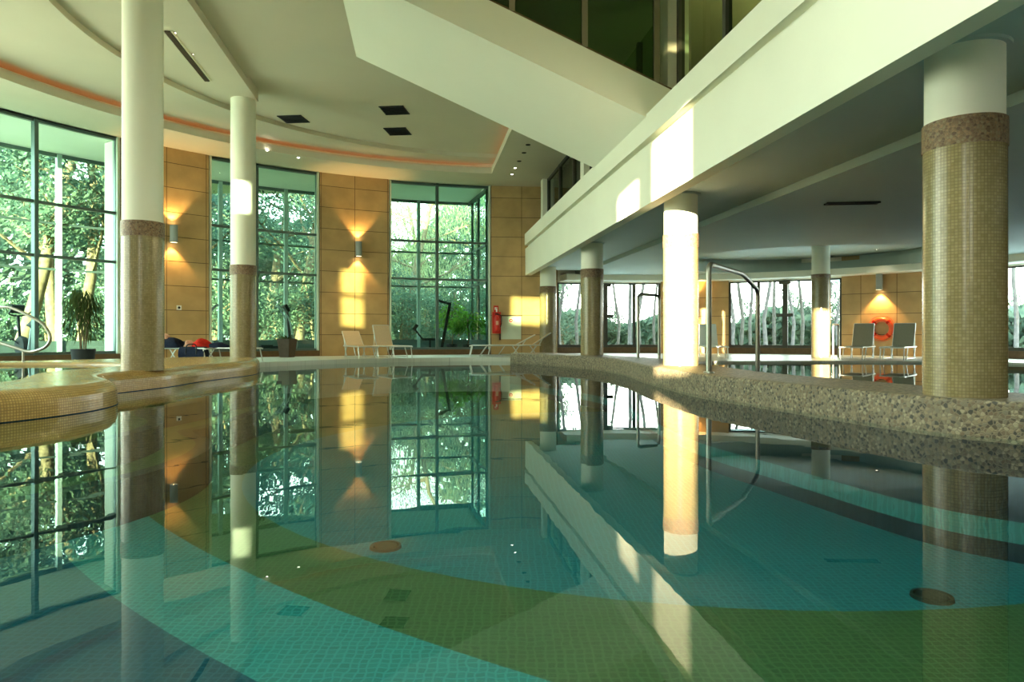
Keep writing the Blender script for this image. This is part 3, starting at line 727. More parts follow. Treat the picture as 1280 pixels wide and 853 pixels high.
for ta, tb in ((-.125,.975),(1.065,2.145),(2.235,3.315)):
    za, zb = SZ+SM*ta+.67, SZ+SM*tb+.67; m = MB()
    for v in (SV0+.05, SV0+.065): pa, pb = bp(UF-ta,v), bp(UF-tb,v); m.quad([(*pa,za),(*pb,zb),(*pb,6.6),(*pa,6.6)])
    obj('screen_glass', m, M_GLASSG, st)
m = MB(); pts_ = [(*bp(UF-t_,SV1-.3), SZ+SM*max(t_,0)+1.25) for t_ in (-.3,0,1,2,3,4)]; m.tube(pts_, .03, 8)
obj('banister', m, M_FRAMED, st, 50)
for t_ in (0,1,2,3):
    m = MB(); m.tube([(*bp(UF-t_,SV1-.3), SZ+SM*t_+.3),(*bp(UF-t_,SV1-.3), SZ+SM*t_+1.25)], .025, 8); obj('baluster', m, M_FRAMED, st, 50)

# ------------------------------------------------------------------ columns
def column(x, y, z0, zb, zt, lab, r=.285, band=.22, collar=True, tile=True):
    t = thing('round_column', lab, 'column', (x,y,z0))
    h, H = zb-z0, zt-z0
    if tile:
        m = MB(); m.lathe([(r,0),(r,h-band)], n=64); obj('mosaic_cladding', m, M_MOSAIC, t, 60, world=False)
        m = MB(); m.lathe([(r-.01,h-band),(r+.006,h-band),(r+.006,h),(r-.02,h)], n=64); obj('pebble_band', m, M_BAND, t, 50, world=False)
    m = MB(); m.lathe([(r-.012,h if tile else 0),(r-.012,H)], n=64); obj('plaster_shaft', m, M_PLASTER, t, 60, world=False)
    if collar:
        m = MB(); m.lathe([(r-.01,H-.025),(r+.03,H-.025),(r+.035,H)], n=64); obj('collar', m, M_CEILB, t, 40, world=False)
    return t
def Rcol(px): k = (px-640)/F; Y = 4.29/(k+.1325); return (k*Y, Y)
x, y = at(1205, 5.58); column(x, y, ZR-.02, 2.50, 3.10, 'large near column with glossy beige mosaic and brown pebble band', r=.294)
x, y = Rcol(851); column(x, y, ZR-.02, 2.44, 3.10, 'column on the pebble curb bathed in direct sunlight')
x, y = Rcol(740); column(x, y, ZR-.02, 2.44, 3.10, 'mosaic column on the curb left of the sunlit column')
x, y = Rcol(685); column(x, y, ZD, 2.44, 3.10, 'small farthest mosaic column near the rear sandstone wall')
def Lcol(px): k = (px-640)/F; Y = -4.10/(k+.1325); return (k*Y, Y)
x, y = Lcol(178.5); column(x, y, ZR-.02, 2.43, 6.19, 'tall near left column, white above beige mosaic, on the hot tub rim', collar=False)
x, y = Lcol(304); column(x, y, ZR-.02, 2.38, 6.19, 'tall second left column at the far tip of the yellow rim', collar=False)
x, y = at(1026, 20.4); column(x, y, -.5, 2.60, 3.45, 'slim column in the second pool, lower half brightly sunlit', r=.265, band=.10, collar=False)

# ------------------------------------------------------------------ handrails
def rail(pts, name, lab, r, feet=()):
    t = thing(name, lab, 'handrail', pts[0])
    m = MB(); m.tube(spline(pts, 1) if False else pts, r, 12); obj('tube', m, M_STEEL, t, 60)
    for f in feet:
        m = MB(); m.lathe([(0,.025),(r*1.8,.022),(r*2,0)], c=f, n=20); obj('floor_flange', m, M_STEEL, t, 40)
def rounded(P, r, k=6):
    out = [Vector(P[0])]
    for a, b, c in zip(P, P[1:], P[2:]):
        a, b, c = Vector(a), Vector(b), Vector(c)
        d1, d2 = (a-b).normalized(), (c-b).normalized(); p, q = b+d1*r, b+d2*r
        for i in range(k+1): t_ = i/k; out.append(p*(1-t_)**2 + b*2*t_*(1-t_) + q*t_**2)
    out.append(Vector(P[-1])); return [tuple(p) for p in out]
Y0 = 8.95; a = at(886,Y0); b = at(928,10.4); c_ = at(947,11.2)
rail(rounded([(*a,ZR),(*a,zz(330,Y0)),(*b,zz(330,Y0)),(*c_,1.52),(*c_,-.3)], .12), 'arched_handrail', 'tall steel handrail with a sloping end on the curb right of the sunlit column', .036, [(*a,ZR)])
Y0 = 15.0; a = at(797.5,Y0); b = at(824,15.4)
rail(rounded([(*a,ZR-.16),(*a,zz(368,Y0)),(*b,zz(368,Y0)),(*b,ZD)], .12), 'arched_handrail', 'slim arched steel handrail left of the sunlit column', .034, [(*a,ZD),(*b,ZD)])
Y0 = 19.7; a = at(1041.5, Y0); b = at(1048, 20.6)
rail(rounded([(*a,-.4),(*a,1.1),(*b,1.1),(*b,-.4)], .08), 'pool_handrail', 'thin dark handrail beside the lit slim column', .03)
D = 12.6
lp = [(-14,386),(8,384),(22,388),(40,397),(52,404),(60,414),(63,424),(58,433),(48,438),(36,440),(20,435),(0,429),(-14,426)]
P = []
for i, (px, py) in enumerate(lp):
    Y = D + (.0 if i < 7 else .0); x, y = at(px, Y); P.append((x, y, zz(py, Y)))
rail(spline(P, 5), 'looped_handrail', 'looping steel handrail on the hot tub rim at the left edge', .028)
m = MB(); x, y = at(29, D); m.tube([(x,y,zz(437,D)),(x,y,ZR)], .02, 10); obj('post', m, M_STEEL, bpy.data.objects['looped_handrail'], 60)
m = MB(); x2, y2 = at(-6, D); m.tube([(x2,y2,zz(428,D)),(x2,y2,ZR)], .02, 10)
obj('post', m, M_STEEL, bpy.data.objects['looped_handrail'], 60)

# ------------------------------------------------------------------ wall lights
def sconce(p, n, lab, z, h=.48, r=.10, down=True, up=True, e=130):
    t = thing('wall_light', lab, 'wall light', (p[0]+n[0]*.15, p[1]+n[1]*.15, z), atan2(n[1], n[0]))
    m = MB(); m.lathe([(r-.012,h/2-.02),(r-.012,h/2),(r,h/2),(r,-h/2),(r-.012,-h/2),(r-.012,-h/2+.02)], n=32); obj('body', m, M_GREYP, t, 40, world=False)
    m = MB(); m.box((-.12,0,0),(.07,.08,.12)); obj('wall_bracket', m, M_GREYP, t, world=False)
    for s in ([1] if up else []) + ([-1] if down else []):
        m = MB(); m.lathe([(0,s*(h/2-.03)),(r-.012,s*(h/2-.03))], n=24); obj('lens', m, M_LAMP, t, world=False)
        L = bpy.data.lights.new('wall_light_lamp', 'SPOT'); L.energy = e; L.color = (1,.60,.20); L.spot_size = radians(92); L.spot_blend = .5; L.shadow_soft_size = .03
        o = bpy.data.objects.new('wall_light_lamp', L); o.location = (.0,0,s*(h/2+.01)); o.rotation_euler = (0 if s < 0 else pi,0,0); link(o, t)
def wpt(px): p = ray_circle(px, WC, WR); d = Vector((WC[0]-p[0], WC[1]-p[1])).normalized(); return p, d
def gpt(px): p = ray_circle(px, GC, GR); d = Vector((GC[0]-p[0], GC[1]-p[1])).normalized(); return p, d
p, n = wpt(214.5); sconce(p, n, 'tubular wall light on the pier behind the near left column', zz(293, p[1]))
p, n = wpt(447); sconce(p, n, 'tubular wall light on the pier between the two rear windows', zz(312, p[1]))
p, n = gpt(1101); sconce(p, n, 'tubular wall light above the orange lifebuoy', zz(356, p[1])+.1, h=.55, e=260)
p, n = gpt(868); sconce(p, n, 'tubular wall light hidden behind the sunlit column', 1.9)

# ------------------------------------------------------------------ lifebuoy and wall fittings
p, n = gpt(1103); z = zz(411, p[1])
t = thing('lifebuoy', 'orange lifebuoy hanging on the sandstone wall between two loungers', 'lifebuoy', (p[0]+n.x*.09,p[1]+n.y*.09,z), atan2(n.y,n.x))
m = MB(); ring = [(0,.30*cos(a_),.30*sin(a_)) for a_ in [2*pi*k/40 for k in range(41)]]; m.tube(ring, .075, 14, cap=False); obj('ring', m, M_ORANGE, t, 80, world=False)
for k in range(4):
    a_ = pi/4+k*pi/2; m = MB(); seg = [(0,.30*cos(b_),.30*sin(b_)) for b_ in (a_-.12,a_,a_+.12)]; m.tube(seg, .079, 14); obj('strap', m, M_RED, t, 60, world=False)
m = MB(); m.tube([(.0,.41*cos(b_)*(1-.03*cos(4*b_)),.41*sin(b_)*(1-.03*cos(4*b_))) for b_ in [2*pi*k/48 for k in range(49)]], .009, 6, False); obj('rope', m, M_ORANGE, t, 60, world=False)
m = MB(); m.bar((-.08,0,.30),(.05,0,.30),.03,.03); obj('hook', m, M_STEEL, t, world=False)

def on_wall(px, name, lab, cat, z, pt=wpt, off=.01):
    p, n = pt(px); return thing(name, lab, cat, (p[0]+n[0]*off, p[1]+n[1]*off, z), atan2(n[1], n[0]))
z = zz(403, 23.8)
t = on_wall(620.5, 'fire_extinguisher', 'red fire extinguisher cabinet on the wall right of the far window', 'fire extinguisher', z-.3, off=.15)
m = MB(); m.lathe([(0,0),(.08,.0),(.095,.03),(.095,.42),(.06,.50),(.03,.53),(.03,.56)], n=28); obj('cylinder', m, M_SIGNRED, t, 40, world=False)
m = MB(); m.box((0,0,.58),(.05,.12,.04)); m.box((.03,.05,.56),(.03,.10,.02)); obj('valve', m, M_BLACK, t, world=False)
m = MB(); m.tube(spline([(.0,.06,.56),(.03,.15,.5),(.04,.15,.25),(.02,.11,.12)],5), .014, 8); obj('hose', m, M_BLACK, t, 60, world=False)
m = MB(); m.box((.094,0,.27),(.008,.09,.14)); obj('pale_label', m, M_PINK, t, world=False)
m = MB(); m.box((-.10,0,.28),(.03,.30,.75)); obj('backboard', m, M_SIGNRED, t, world=False)
t = on_wall(620, 'safety_sign', 'small red extinguisher sign above the fire extinguisher', 'sign', zz(387,23.8))
m = MB(); m.box((0,0,0),(.02,.17,.26)); obj('plate', m, M_SIGNRED, t, world=False)
m = MB(); m.box((.012,.02,-.03),(.004,.05,.13)); m.box((.012,-.03,.03),(.004,.03,.09)); m.box((.012,.01,.06),(.004,.08,.02)); obj('pictogram', m, M_WHITEP, t, world=False)
t = on_wall(638.5, 'wall_panel', 'pale green service panel on the far wall behind the loungers', 'panel', zz(410,23.9))
m = MB(); m.box((0,0,0),(.03,.72,.80)); obj('board', m, M_JAMB, t, world=False)
m = MB(); m.box((0,-.38,0),(.05,.06,.86)); m.box((0,0,.42),(.05,.80,.03)); obj('frame', m, M_POT, t, world=False)
t = on_wall(638.5, 'square_sign', 'small square red and white sign on the pale green panel', 'sign', zz(401,23.9), off=.032)
m = MB(); m.box((0,0,0),(.012,.16,.15)); obj('plate', m, M_WHITEP, t, world=False)
m = MB(); m.lathe([(.028,0),(.028,.008),(.06,.008),(.06,0)], n=24); m.v = [(v[2]+.006, v[0], v[1]) for v in m.v]; obj('pictogram', m, M_SIGNRED, t, world=False)
t = on_wall(223.5, 'wall_socket', 'small white square socket on the pier below the left wall light', 'socket', zz(384.5,19.0))
m = MB(); m.box((0,0,0),(.02,.13,.13)); obj('plate', m, M_WHITEP, t, world=False)
m = MB(); m.lathe([(0,.011),(.035,.011),(.035,.016),(0,.016)], n=20); m.v = [(v[2], v[0], v[1]) for v in m.v]; obj('outlet', m, M_BLACK, t, world=False)

# ------------------------------------------------------------------ loungers (local: head at -x, foot at +x)
def lounger(lab, loc, rz, fabric, frame, back=52, white=False, group=None):
    t = thing('sun_lounger', lab, 'lounger', loc, rz, group)
    b = radians(back); h = .34; xb = -.28; Lb = .72; w = .58
    m = MB()
    for s in (-1,1):
        m.tube([(xb-.25,s*w/2,h),(1.12,s*w/2,h),(1.18,s*w/2,h-.02)], .018, 8)
    m.tube([(1.16,-w/2,h-.01),(1.16,w/2,h-.01)], .018, 8); m.tube([(xb-.25,-w/2,h),(xb-.25,w/2,h)], .018, 8)
    obj('frame', m, frame, t, 50, world=False)
    m = MB(); ex, ez = xb-Lb*cos(b), h+Lb*sin(b)
    for s in (-1,1): m.tube([(xb,s*(w/2-.03),h),(ex,s*(w/2-.03),ez)], .016, 8)
    m.tube([(ex,-w/2+.03,ez),(ex,w/2-.03,ez)], .016, 8)
    for s in (-1,1): m.tube([(xb-.22,s*(w/2-.03),h),(xb-.40*cos(b),s*(w/2-.03),h+.40*sin(b))], .012, 6)
    obj('backrest_frame', m, frame, t, 50, world=False)
    m = MB()
    n = 8
    for k in range(n):
        f0, f1 = k/n, (k+1)/n; sag = lambda f: -.02*sin(pi*f)
        for dz in (0,):
            A = [(xb+1.42*f0,-w/2+.02,h+.012+sag(f0)),(xb+1.42*f1,-w/2+.02,h+.012+sag(f1)),(xb+1.42*f1,w/2-.02,h+.012+sag(f1)),(xb+1.42*f0,w/2-.02,h+.012+sag(f0))]
            i = len(m.v); m.v += A + [(p[0],p[1],p[2]-.022) for p in A]
            for f in ((0,1,2,3),(7,6,5,4),(0,4,5,1),(2,6,7,3),(1,5,6,2),(3,7,4,0)): m.f.append(tuple(i+q for q in f))
    obj('seat', m, fabric, t, 40, world=False)
    m = MB(); Mx = Matrix.Rotation(b, 3, 'Y')
    m.box((xb-Lb/2*cos(b)+.012*sin(b), 0, h+Lb/2*sin(b)+.012*cos(b)), (Lb*.97, w-.07, .022), M=Mx); obj('backrest', m, fabric, t, world=False)
    for x0, x1 in ((-.42,-.18),(-.18,-.42),(.62,.86),(1.1,1.18)):
        for s in (-1,1):
            m = MB(); m.tube([(x0,s*(w/2-.01),h),(x1,s*(w/2-.01),.0)], .015, 8); obj('leg', m, frame, t, 50, world=False)
    for s in (-1,1):
        m = MB(); m.tube([(-.30,s*w/2,.03),(.75,s*w/2,.03)], .012, 6); obj('stretcher', m, frame, t, 50, world=False)
    return t
def lp_(px, Y, z=ZD): x, y = at(px, Y); return (x, y, z)
lounger('tan lounger with a raised back in front of the rear pier, left of the pair', lp_(447,20.6), radians(-62), M_TAN, M_ALU, 38)
lounger('tan lounger by the far window corner, right of the pair', lp_(485,20.9), radians(-58), M_TAN, M_ALU, 62)
lounger('pale lounger below the fire extinguisher, nearer the far window', lp_(633,22.0), radians(180), M_TAN, M_ALU, 28)
lounger('pale lounger half hidden behind the curb end near the farthest column', lp_(655,22.6), radians(180), M_TAN, M_ALU, 34)
lounger('white plastic lounger facing the viewer behind the sunlit column', lp_(888,20.6), radians(-96), M_WHITEP, M_WHITEP, 66)
lounger('taupe lounger left of the lifebuoy', lp_(1075,19.4), radians(-128), M_TAUPE, M_ALU, 66)
lounger('taupe lounger right of the lifebuoy', lp_(1126,19.0), radians(-130), M_TAUPE, M_ALU, 66)
A_ = lounger('dark navy lounger under the left wall light with black clothes on it', lp_(218,17.2), radians(-16), M_NAVY, M_ALU, 34)
B_ = lounger('dark navy lounger under the red jacket left of the second left column', lp_(268,17.3), radians(-12), M_NAVY, M_ALU, 12)
# clothes and bags lying on them
def heap(name, lab, cat, loc, sx, sy, sz, mat, seed, folds=3):
    r_ = random.Random(seed); t = thing(name, lab, cat, loc, r_.uniform(-.3,.3)); m = MB(); n, k = 22, 9
    ph = [r_.uniform(0,6) for _ in range(4)]
    for i in range(k+1):
        f = i/k; 
        for j in range(n):
            a_ = 2*pi*j/n; w = 1+.16*sin(3*a_+ph[0]+4*f)+.10*sin(5*a_+ph[1])
            R = sqrt(max(0, 1-f*f)) if i else 1.0
            m.v.append((sx*R*w*cos(a_), sy*R*w*sin(a_), sz*f*(1+.25*sin(2*a_+ph[2])*R)))
    for i in range(k):
        for j in range(n):
            j2 = (j+1) % n; m.f.append((i*n+j,i*n+j2,(i+1)*n+j2,(i+1)*n+j))
    m.f.append(tuple(reversed(range(n))))
    obj('cloth', m, mat, t, 70, world=False); return t, m
zs = ZD+.35
heap('jacket', 'bright red jacket heaped on the dark lounger left of the second left column', 'jacket', lp_(252,17.15,zs), .27,.24,.24, M_RED, 3)
heap('towel', 'folded peach towel beside the red jacket', 'towel', lp_(236.5,17.1,zs), .12,.16,.19, M_PINK, 5)
heap('trousers', 'dark navy trousers lying right of the red jacket', 'trousers', lp_(273,17.2,zs), .26,.22,.14, M_NAVY, 8)
heap('coat', 'black coat heaped on the lounger beside the near left column', 'coat', lp_(213,17.0,zs), .34,.25,.26, M_NAVY, 11)
heap('hat', 'small brownish pink hat lying on the black coat', 'hat', lp_(206,17.0,zs+.22), .11,.11,.14, M_PINK, 13)
t = thing('duffel_bag', 'large dark bag standing in front of the red jacket', 'bag', lp_(242,16.75,ZD), .1)
m = MB(); m.tube([(-.32,0,.19),(-.30,0,.19),(.30,0,.19),(.32,0,.19)], [.12,.19,.19,.12], 16); obj('body', m, M_NAVY, t, 50, world=False)
m = MB(); m.tube(spline([(-.12,-.19,.2),(-.10,-.15,.42),(.10,-.15,.42),(.12,-.19,.2)],5), .014, 6); obj('strap', m, M_BLACK, t, 60, world=False)

# ------------------------------------------------------------------ gym machines in the gallery
def gp_(px, R): p = ray_circle(px, WC, R); return (p[0], p[1], ZD)
def elliptical(lab, loc, rz):
    t = thing('elliptical_trainer', lab, 'exercise machine', loc, rz)
    m = MB(); m.bar((-.75,0,.05),(.75,0,.05),.12,.06); m.bar((-.75,-.28,.04),(-.75,.28,.04),.06); m.bar((.7,-.28,.04),(.7,.28,.04),.06); obj('base', m, M_GREYP, t, world=False)
    m = MB(); m.lathe([(0,-.09),(.26,-.08),(.28,0),(.26,.08),(0,.09)], n=28); m.v = [(v[0]+.42, v[2], v[1]+.36) for v in m.v]; obj('flywheel_cover', m, M_GREYP, t, 40, world=False)
    m = MB(); m.tube([(.45,0,.4),(.36,0,1.45)], [.05,.035], 10); obj('upright', m, M_BLACK, t, 50, world=False)
    m = MB(); m.box((.33,0,1.55),(.10,.34,.24), M=Matrix.Rotation(-.5,3,'Y')); obj('console', m, M_BLACK, t, world=False)
    for s in (-1,1):
        m = MB(); m.tube(spline([(.5,s*.24,.45),(.38,s*.26,1.1),(.18,s*.24,1.5),(.02,s*.2,1.62)],5), .022, 8); obj('arm_lever', m, M_GREYP, t, 50, world=False)
        m = MB(); m.bar((.5,s*.2,.3),(-.65,s*.2,.22+.05*s),.06,.05); m.box((-.25,s*.2,.3+.03*s),(.36,.15,.04)); obj('pedal', m, M_BLACK, t, world=False)
def bike(lab, loc, rz):
    t = thing('exercise_bike', lab, 'exercise machine', loc, rz)
    m = MB(); m.bar((-.45,-.26,.04),(-.45,.26,.04),.06); m.bar((.5,-.26,.04),(.5,.26,.04),.06); m.bar((-.45,0,.06),(.5,0,.06),.08); obj('base', m, M_GREYP, t, world=False)
    m = MB(); m.lathe([(0,-.07),(.24,-.07),(.27,0),(.24,.07),(0,.07)], n=28); m.v = [(v[0]+.22, v[2], v[1]+.38) for v in m.v]; obj('housing', m, M_BLACK, t, 40, world=False)
    m = MB(); m.tube([(-.12,0,.3),(-.28,0,.88)], .035, 10); obj('seat_post', m, M_GREYP, t, 50, world=False)
    m = MB(); m.tube([(-.46,0,.93),(-.34,0,.93),(-.15,0,.93),(-.05,0,.92)], [.09,.11,.05,.03], 12); obj('saddle', m, M_BLACK, t, 50, world=False)
    m = MB(); m.tube([(.3,0,.4),(.42,0,1.15)], .035, 10); obj('handlebar_post', m, M_BLACK, t, 50, world=False)
    m = MB(); m.tube(spline([(.25,-.24,1.28),(.42,-.2,1.2),(.45,0,1.16),(.42,.2,1.2),(.25,.24,1.28)],5), .02, 8); obj('handlebar', m, M_BLACK, t, 50, world=False)
    m = MB(); m.box((.46,0,1.34),(.06,.3,.22), M=Matrix.Rotation(-.4,3,'Y')); obj('console', m, M_BLACK, t, world=False)
    m = MB(); m.bar((.1,-.16,.2),(.34,.16,.56),.03); m.box((.1,-.2,.2),(.1,.1,.03)); m.box((.34,.2,.56),(.1,.1,.03)); obj('pedal', m, M_BLACK, t, world=False)
def bench(lab, loc, rz):
    t = thing('weight_machine', lab, 'exercise machine', loc, rz)
    m = MB(); m.bar((-.7,0,.05),(.75,0,.05),.10,.08); m.bar((-.7,-.3,.04),(-.7,.3,.04),.07); m.bar((.75,-.35,.04),(.75,.35,.04),.07); obj('base', m, M_GREYP, t, world=False)
    m = MB(); m.bar((.30,0,.1),(.62,0,1.85),.14,.10); obj('tilted_column', m, M_BLACK, t, world=False)
    m = MB(); m.bar((.58,0,1.8),(.1,0,1.95),.08,.08); m.tube([(.1,-.35,1.93),(.1,.35,1.93)], .02, 8); obj('top_arm', m, M_BLACK, t, 50, world=False)
    m = MB(); m.box((-.1,0,.52),(.55,.3,.08)); m.bar((-.1,0,.1),(-.1,0,.5),.07); obj('seat', m, M_BLACK, t, world=False)
    m = MB(); m.bar((-.35,0,.5),(-.62,0,.86),.06); m.box((-.62,0,.95),(.12,.34,.24), M=Matrix.Rotation(.6,3,'Y')); obj('backrest', m, M_BLACK, t, world=False)
elliptical('pale cross trainer behind the glass just left of the second left column', gp_(274,WR+1.3), radians(200))
elliptical('dark cross trainer behind the glass above the square brown pot', gp_(345,WR+1.2), radians(30))
bench('black weight machine behind the far window in front of the trees', gp_(541,WR+1.2), radians(8))
bike('pale exercise bike behind the glass beside the looped handrail', gp_(33,WR+1.4), radians(150))

# ------------------------------------------------------------------ plants
def leaf_mesh(m, p, d, L, w, droop=.3):
    d = Vector(d).normalized(); s = d.cross(Vector((0,0,1)))
    s = s.normalized() if s.length > 1e-3 else Vector((1,0,0)); p = Vector(p)
    mid = p+d*L*.5; tip = p+d*L+Vector((0,0,-droop*L))
    m.quad([p, mid-s*w/2, tip, mid+s*w/2])
def pot(t, r0, r1, h, mat, square=False):
    m = MB()
    m.lathe([(0,0),(r0,0),(r1,h),(r1-.02,h),(r1-.03,h-.05),(0,h-.05)], n=4 if square else 28)
    obj('pot', m, mat, t, 30, world=False)
x, y = at(104,16.0); t = thing('weeping_plant', 'tall weeping houseplant in a black pot by the left window', 'plant', (x,y,ZD))
pot(t, .22, .26, .34, M_BLACK)
m = MB(); st_ = []
for k in range(7):
    a_ = k*2*pi/7; top_ = (.16*cos(a_), .16*sin(a_), 1.35+.12*(k%3)); st_.append(top_); m.tube([(.05*cos(a_),.05*sin(a_),.28),(.09*cos(a_+.4),.09*sin(a_+.4),.8),top_], [.014,.011,.007], 6)
obj('stems', m, M_BARK, t, 60, world=False)
m = MB()
for top_ in st_:
    for k in range(70):
        a_ = rnd.uniform(0,2*pi); r0 = rnd.uniform(.02,.26); z = top_[2]+.2-r0*rnd.uniform(.3,4.2)
        leaf_mesh(m, (top_[0]+r0*cos(a_), top_[1]+r0*sin(a_), z), (cos(a_)*.4,sin(a_)*.4,-.7), rnd.uniform(.14,.26), .03, .5)
obj('foliage', m, M_PLANTD, t, world=False)
x, y = at(359,20.6); t = thing('potted_succulent', 'square brown pot with a small rosette plant in front of the window', 'plant', (x,y,ZD), .5)
pot(t, .22, .30, .56, M_POT, True)
m = MB()
for k in range(46):
    a_ = k*2.4; e_ = rnd.uniform(.3,1.2); leaf_mesh(m, (.05*cos(a_),.05*sin(a_),.5), (cos(a_),sin(a_),e_), rnd.uniform(.22,.4), .05, .25)
obj('foliage', m, M_PLANTD, t, world=False)
def fig(lab, loc, h, cr, seed):
    r_ = random.Random(seed); t = thing('potted_tree', lab, 'plant', loc); pot(t, .17, .22, .34, M_BLACK)
    m = MB(); m.tube([(0,0,.28),(.03,0,.6),(-.02,.02,h*.75)], [.025,.022,.015], 8)
    for k in range(9): a_ = k*.9; m.tube([(0,0,h*(.42+.04*k)),(cr*.6*cos(a_),cr*.6*sin(a_),h*(.55+.05*k))], [.012,.006], 6)
    obj('trunk', m, M_BARK, t, 60, world=False)
    m = MB()
    for k in range(420):
        a_ = r_.uniform(0,2*pi); rr = cr*sqrt(r_.random()); z = h*.45+r_.random()*h*.55*(1-.5*rr/cr)
        leaf_mesh(m, (rr*cos(a_),rr*sin(a_),z), (cos(a_),sin(a_),r_.uniform(-.5,.4)), r_.uniform(.14,.26), .09, .35)
    obj('foliage', m, M_PLANT, t, world=False)
fig('bushy bright green fig in a dark pot behind the far window', gp_(585,WR+1.0), 1.7, .55, 2)
fig('taller thin leafed plant behind the black weight machine', gp_(565,WR+2.3), 2.1, .50, 4)

# ------------------------------------------------------------------ outdoors
gro = [pol(WC, WR+.45, a_) for a_ in [2*pi*k/80 for k in range(80)]]
gh = [pol(WC, WR+.3, radians(a_)) for a_ in range(96, 336, 4)] + [(15.2,3.6),(15.2,15.0)] + [pol(GC, GR+.3, gang(690)*k/20) for k in range(21)]
m = MB(); m.poly([(-90,-60),(90,-60),(90,110),(-90,110)], -.02, [gh]); struct(obj('ground', m, M_GRASS), 'grassy ground outside the windows')
m = MB(); m.poly([(1.2,25.8),(3,34),(24,33),(26,12),(15.6,14.5),(14.9,19),(12.6,23),(8.5,25.6),(4.5,26.2)], .02); struct(obj('terrace', m, M_TERR), 'pale terrace outside the low windows')
m = MB(); m.poly([pol(WC, WR+.35, radians(a_)) for a_ in range(164, 250, 4)] + [(-8,-34),(-46,-34),(-46,16),(-22,15)], .02); struct(obj('bounce_terrace', m, M_TERR2), 'unseen pale terrace added outside the left wall to bounce light indoors')  # added reflector, throws sky light up through the left windows
def tree_mesh(seed, h, r0, crown0, cr, nl, ls, droop=0.0, lean=.0, fork=True):
    r_ = random.Random(seed); T = MB(); Lf = MB(); tips = []
    def limb(p, d, L, r, depth):
        P = [Vector(p)]; n = 6; dd = Vector(d).normalized()
        for k in range(n):
            dd = (dd + Vector((r_.gauss(0,.10),r_.gauss(0,.10),r_.gauss(.02,.05)))).normalized(); P.append(P[-1]+dd*L/n)
        T.tube(P, [r*(1-.6*k/n) for k in range(n+1)], 8 if depth == 0 else 5)
        for k, q in enumerate(P):
            if q.z > h*crown0 and (depth > 0 or k > n-2): tips.append((q, depth))
        if depth < 2:
            nb = 9 if depth == 0 else 4
            for k in range(nb):
                f = r_.uniform(crown0*.85 if depth == 0 else .3, 1.0); i = min(n-1, int(f*n)); q = P[i].lerp(P[i+1], f*n-i)
                a_ = r_.uniform(0,2*pi); limb(q, (cos(a_),sin(a_),r_.uniform(.1,.8)), L*r_.uniform(.28,.45) if depth == 0 else L*.5, r*(.42 if depth == 0 else .5)*(1-.5*f), depth+1)
    limb((0,0,-.1), (lean,0,1), h, r0, 0)
    for k in range(nl):
        q, dp = r_.choice(tips); o_ = Vector((r_.gauss(0,cr),r_.gauss(0,cr),r_.gauss(0,cr*.45)-droop*r_.random()*3)); c_ = q+o_
        n = Vector((r_.gauss(0,1),r_.gauss(0,1),r_.gauss(0,1)+.5)).normalized(); u_ = n.orthogonal().normalized(); w_ = n.cross(u_)
        s_ = ls*r_.uniform(.5,1.3); v_ = ls*r_.uniform(.3,.7)
        if droop: u_ = Vector((r_.gauss(0,.25),r_.gauss(0,.25),-1)).normalized(); w_ = u_.orthogonal().normalized(); s_ *= 1.6; v_ *= .5
        Lf.quad([c_-u_*s_/2, c_-w_*v_/2, c_+u_*s_/2, c_+w_*v_/2])
    return T, Lf
protos = {}
def tree_proto(key, args, bark, leaf, nm):
    T, Lf = tree_mesh(*args); protos[key] = (T, Lf, bark, leaf, nm, [None])
def place_tree(key, x, y, rz, sc, lab, group=None):
    T, Lf, bark, leaf, nm, first = protos[key]
    if first[0] is None:
        t = thing(nm, lab, 'tree', (x,y,0), rz, group); t.scale = (sc,)*3
        obj('trunk', T, bark, t, 70, world=False); obj('foliage', Lf, leaf, t, world=False); first[0] = t
    else:
        t = copy_tree(first[0]); t.location = (x,y,0); t.rotation_euler = (0,0,rz); t.scale = (sc,)*3
        t['label'] = lab
        if 'group' in t: del t['group']
        if group: t['group'] = group
    return t
tree_proto('pine', (11, 9.5, .24, .36, .55, 8000, .20), M_BARK, M_LEAFD, 'pine_tree')
tree_proto('pine2', (23, 10.5, .26, .33, .55, 8000, .20, 0, .12), M_BARK, M_LEAF, 'pine_tree')
tree_proto('willow', (31, 9.0, .20, .40, .45, 6500, .15, .8), M_BARK, M_LEAFY, 'willow_tree')
tree_proto('birch', (41, 10.0, .10, .22, .50, 2600, .16), M_BIRCH, M_LEAFB, 'birch_tree')
tree_proto('bush', (53, 3.2, .10, .15, .45, 3600, .15), M_BARK, M_LEAF, 'round_bush')
P = lambda px, Y: at(px, Y)
spec = [('pine2',20,24,.3,1.0,'thick pine with a leaning trunk outside the left edge of the left window'),
        ('pine',72,27,1.4,1.05,'pine trunk right behind the pale post of the left window'),
        ('pine',103,25,2.6,.95,'forked pine trunk left of the near left column outside'),
        ('pine2',-60,27,4.0,1.1,'leaning pine outside left of the frame edge'),
        ('pine',270,32,.6,1.0,'dark pine outside behind the pale cross trainer'),
        ('pine2',372,30,2.0,.95,'spreading pine outside the window with the square pot'),
        ('pine',330,38,3.3,1.2,'farther pine between the two outside the window with the pot'),
        ('willow',508,34,.2,1.0,'yellow green weeping willow outside the left half of the far window'),
        ('willow',535,42,1.8,1.05,'second weeping willow outside near the centre mullion of the far window'),
        ('pine',590,40,2.2,.9,'dark pine outside the right half of the far window'),
        ('willow',470,44,2.9,1.0,'weeping willow mostly hidden behind the rear sandstone pier')]
for k, px, Y, rz, sc, lab in spec: place_tree(k, *P(px,Y), rz, sc, lab)
i = 0
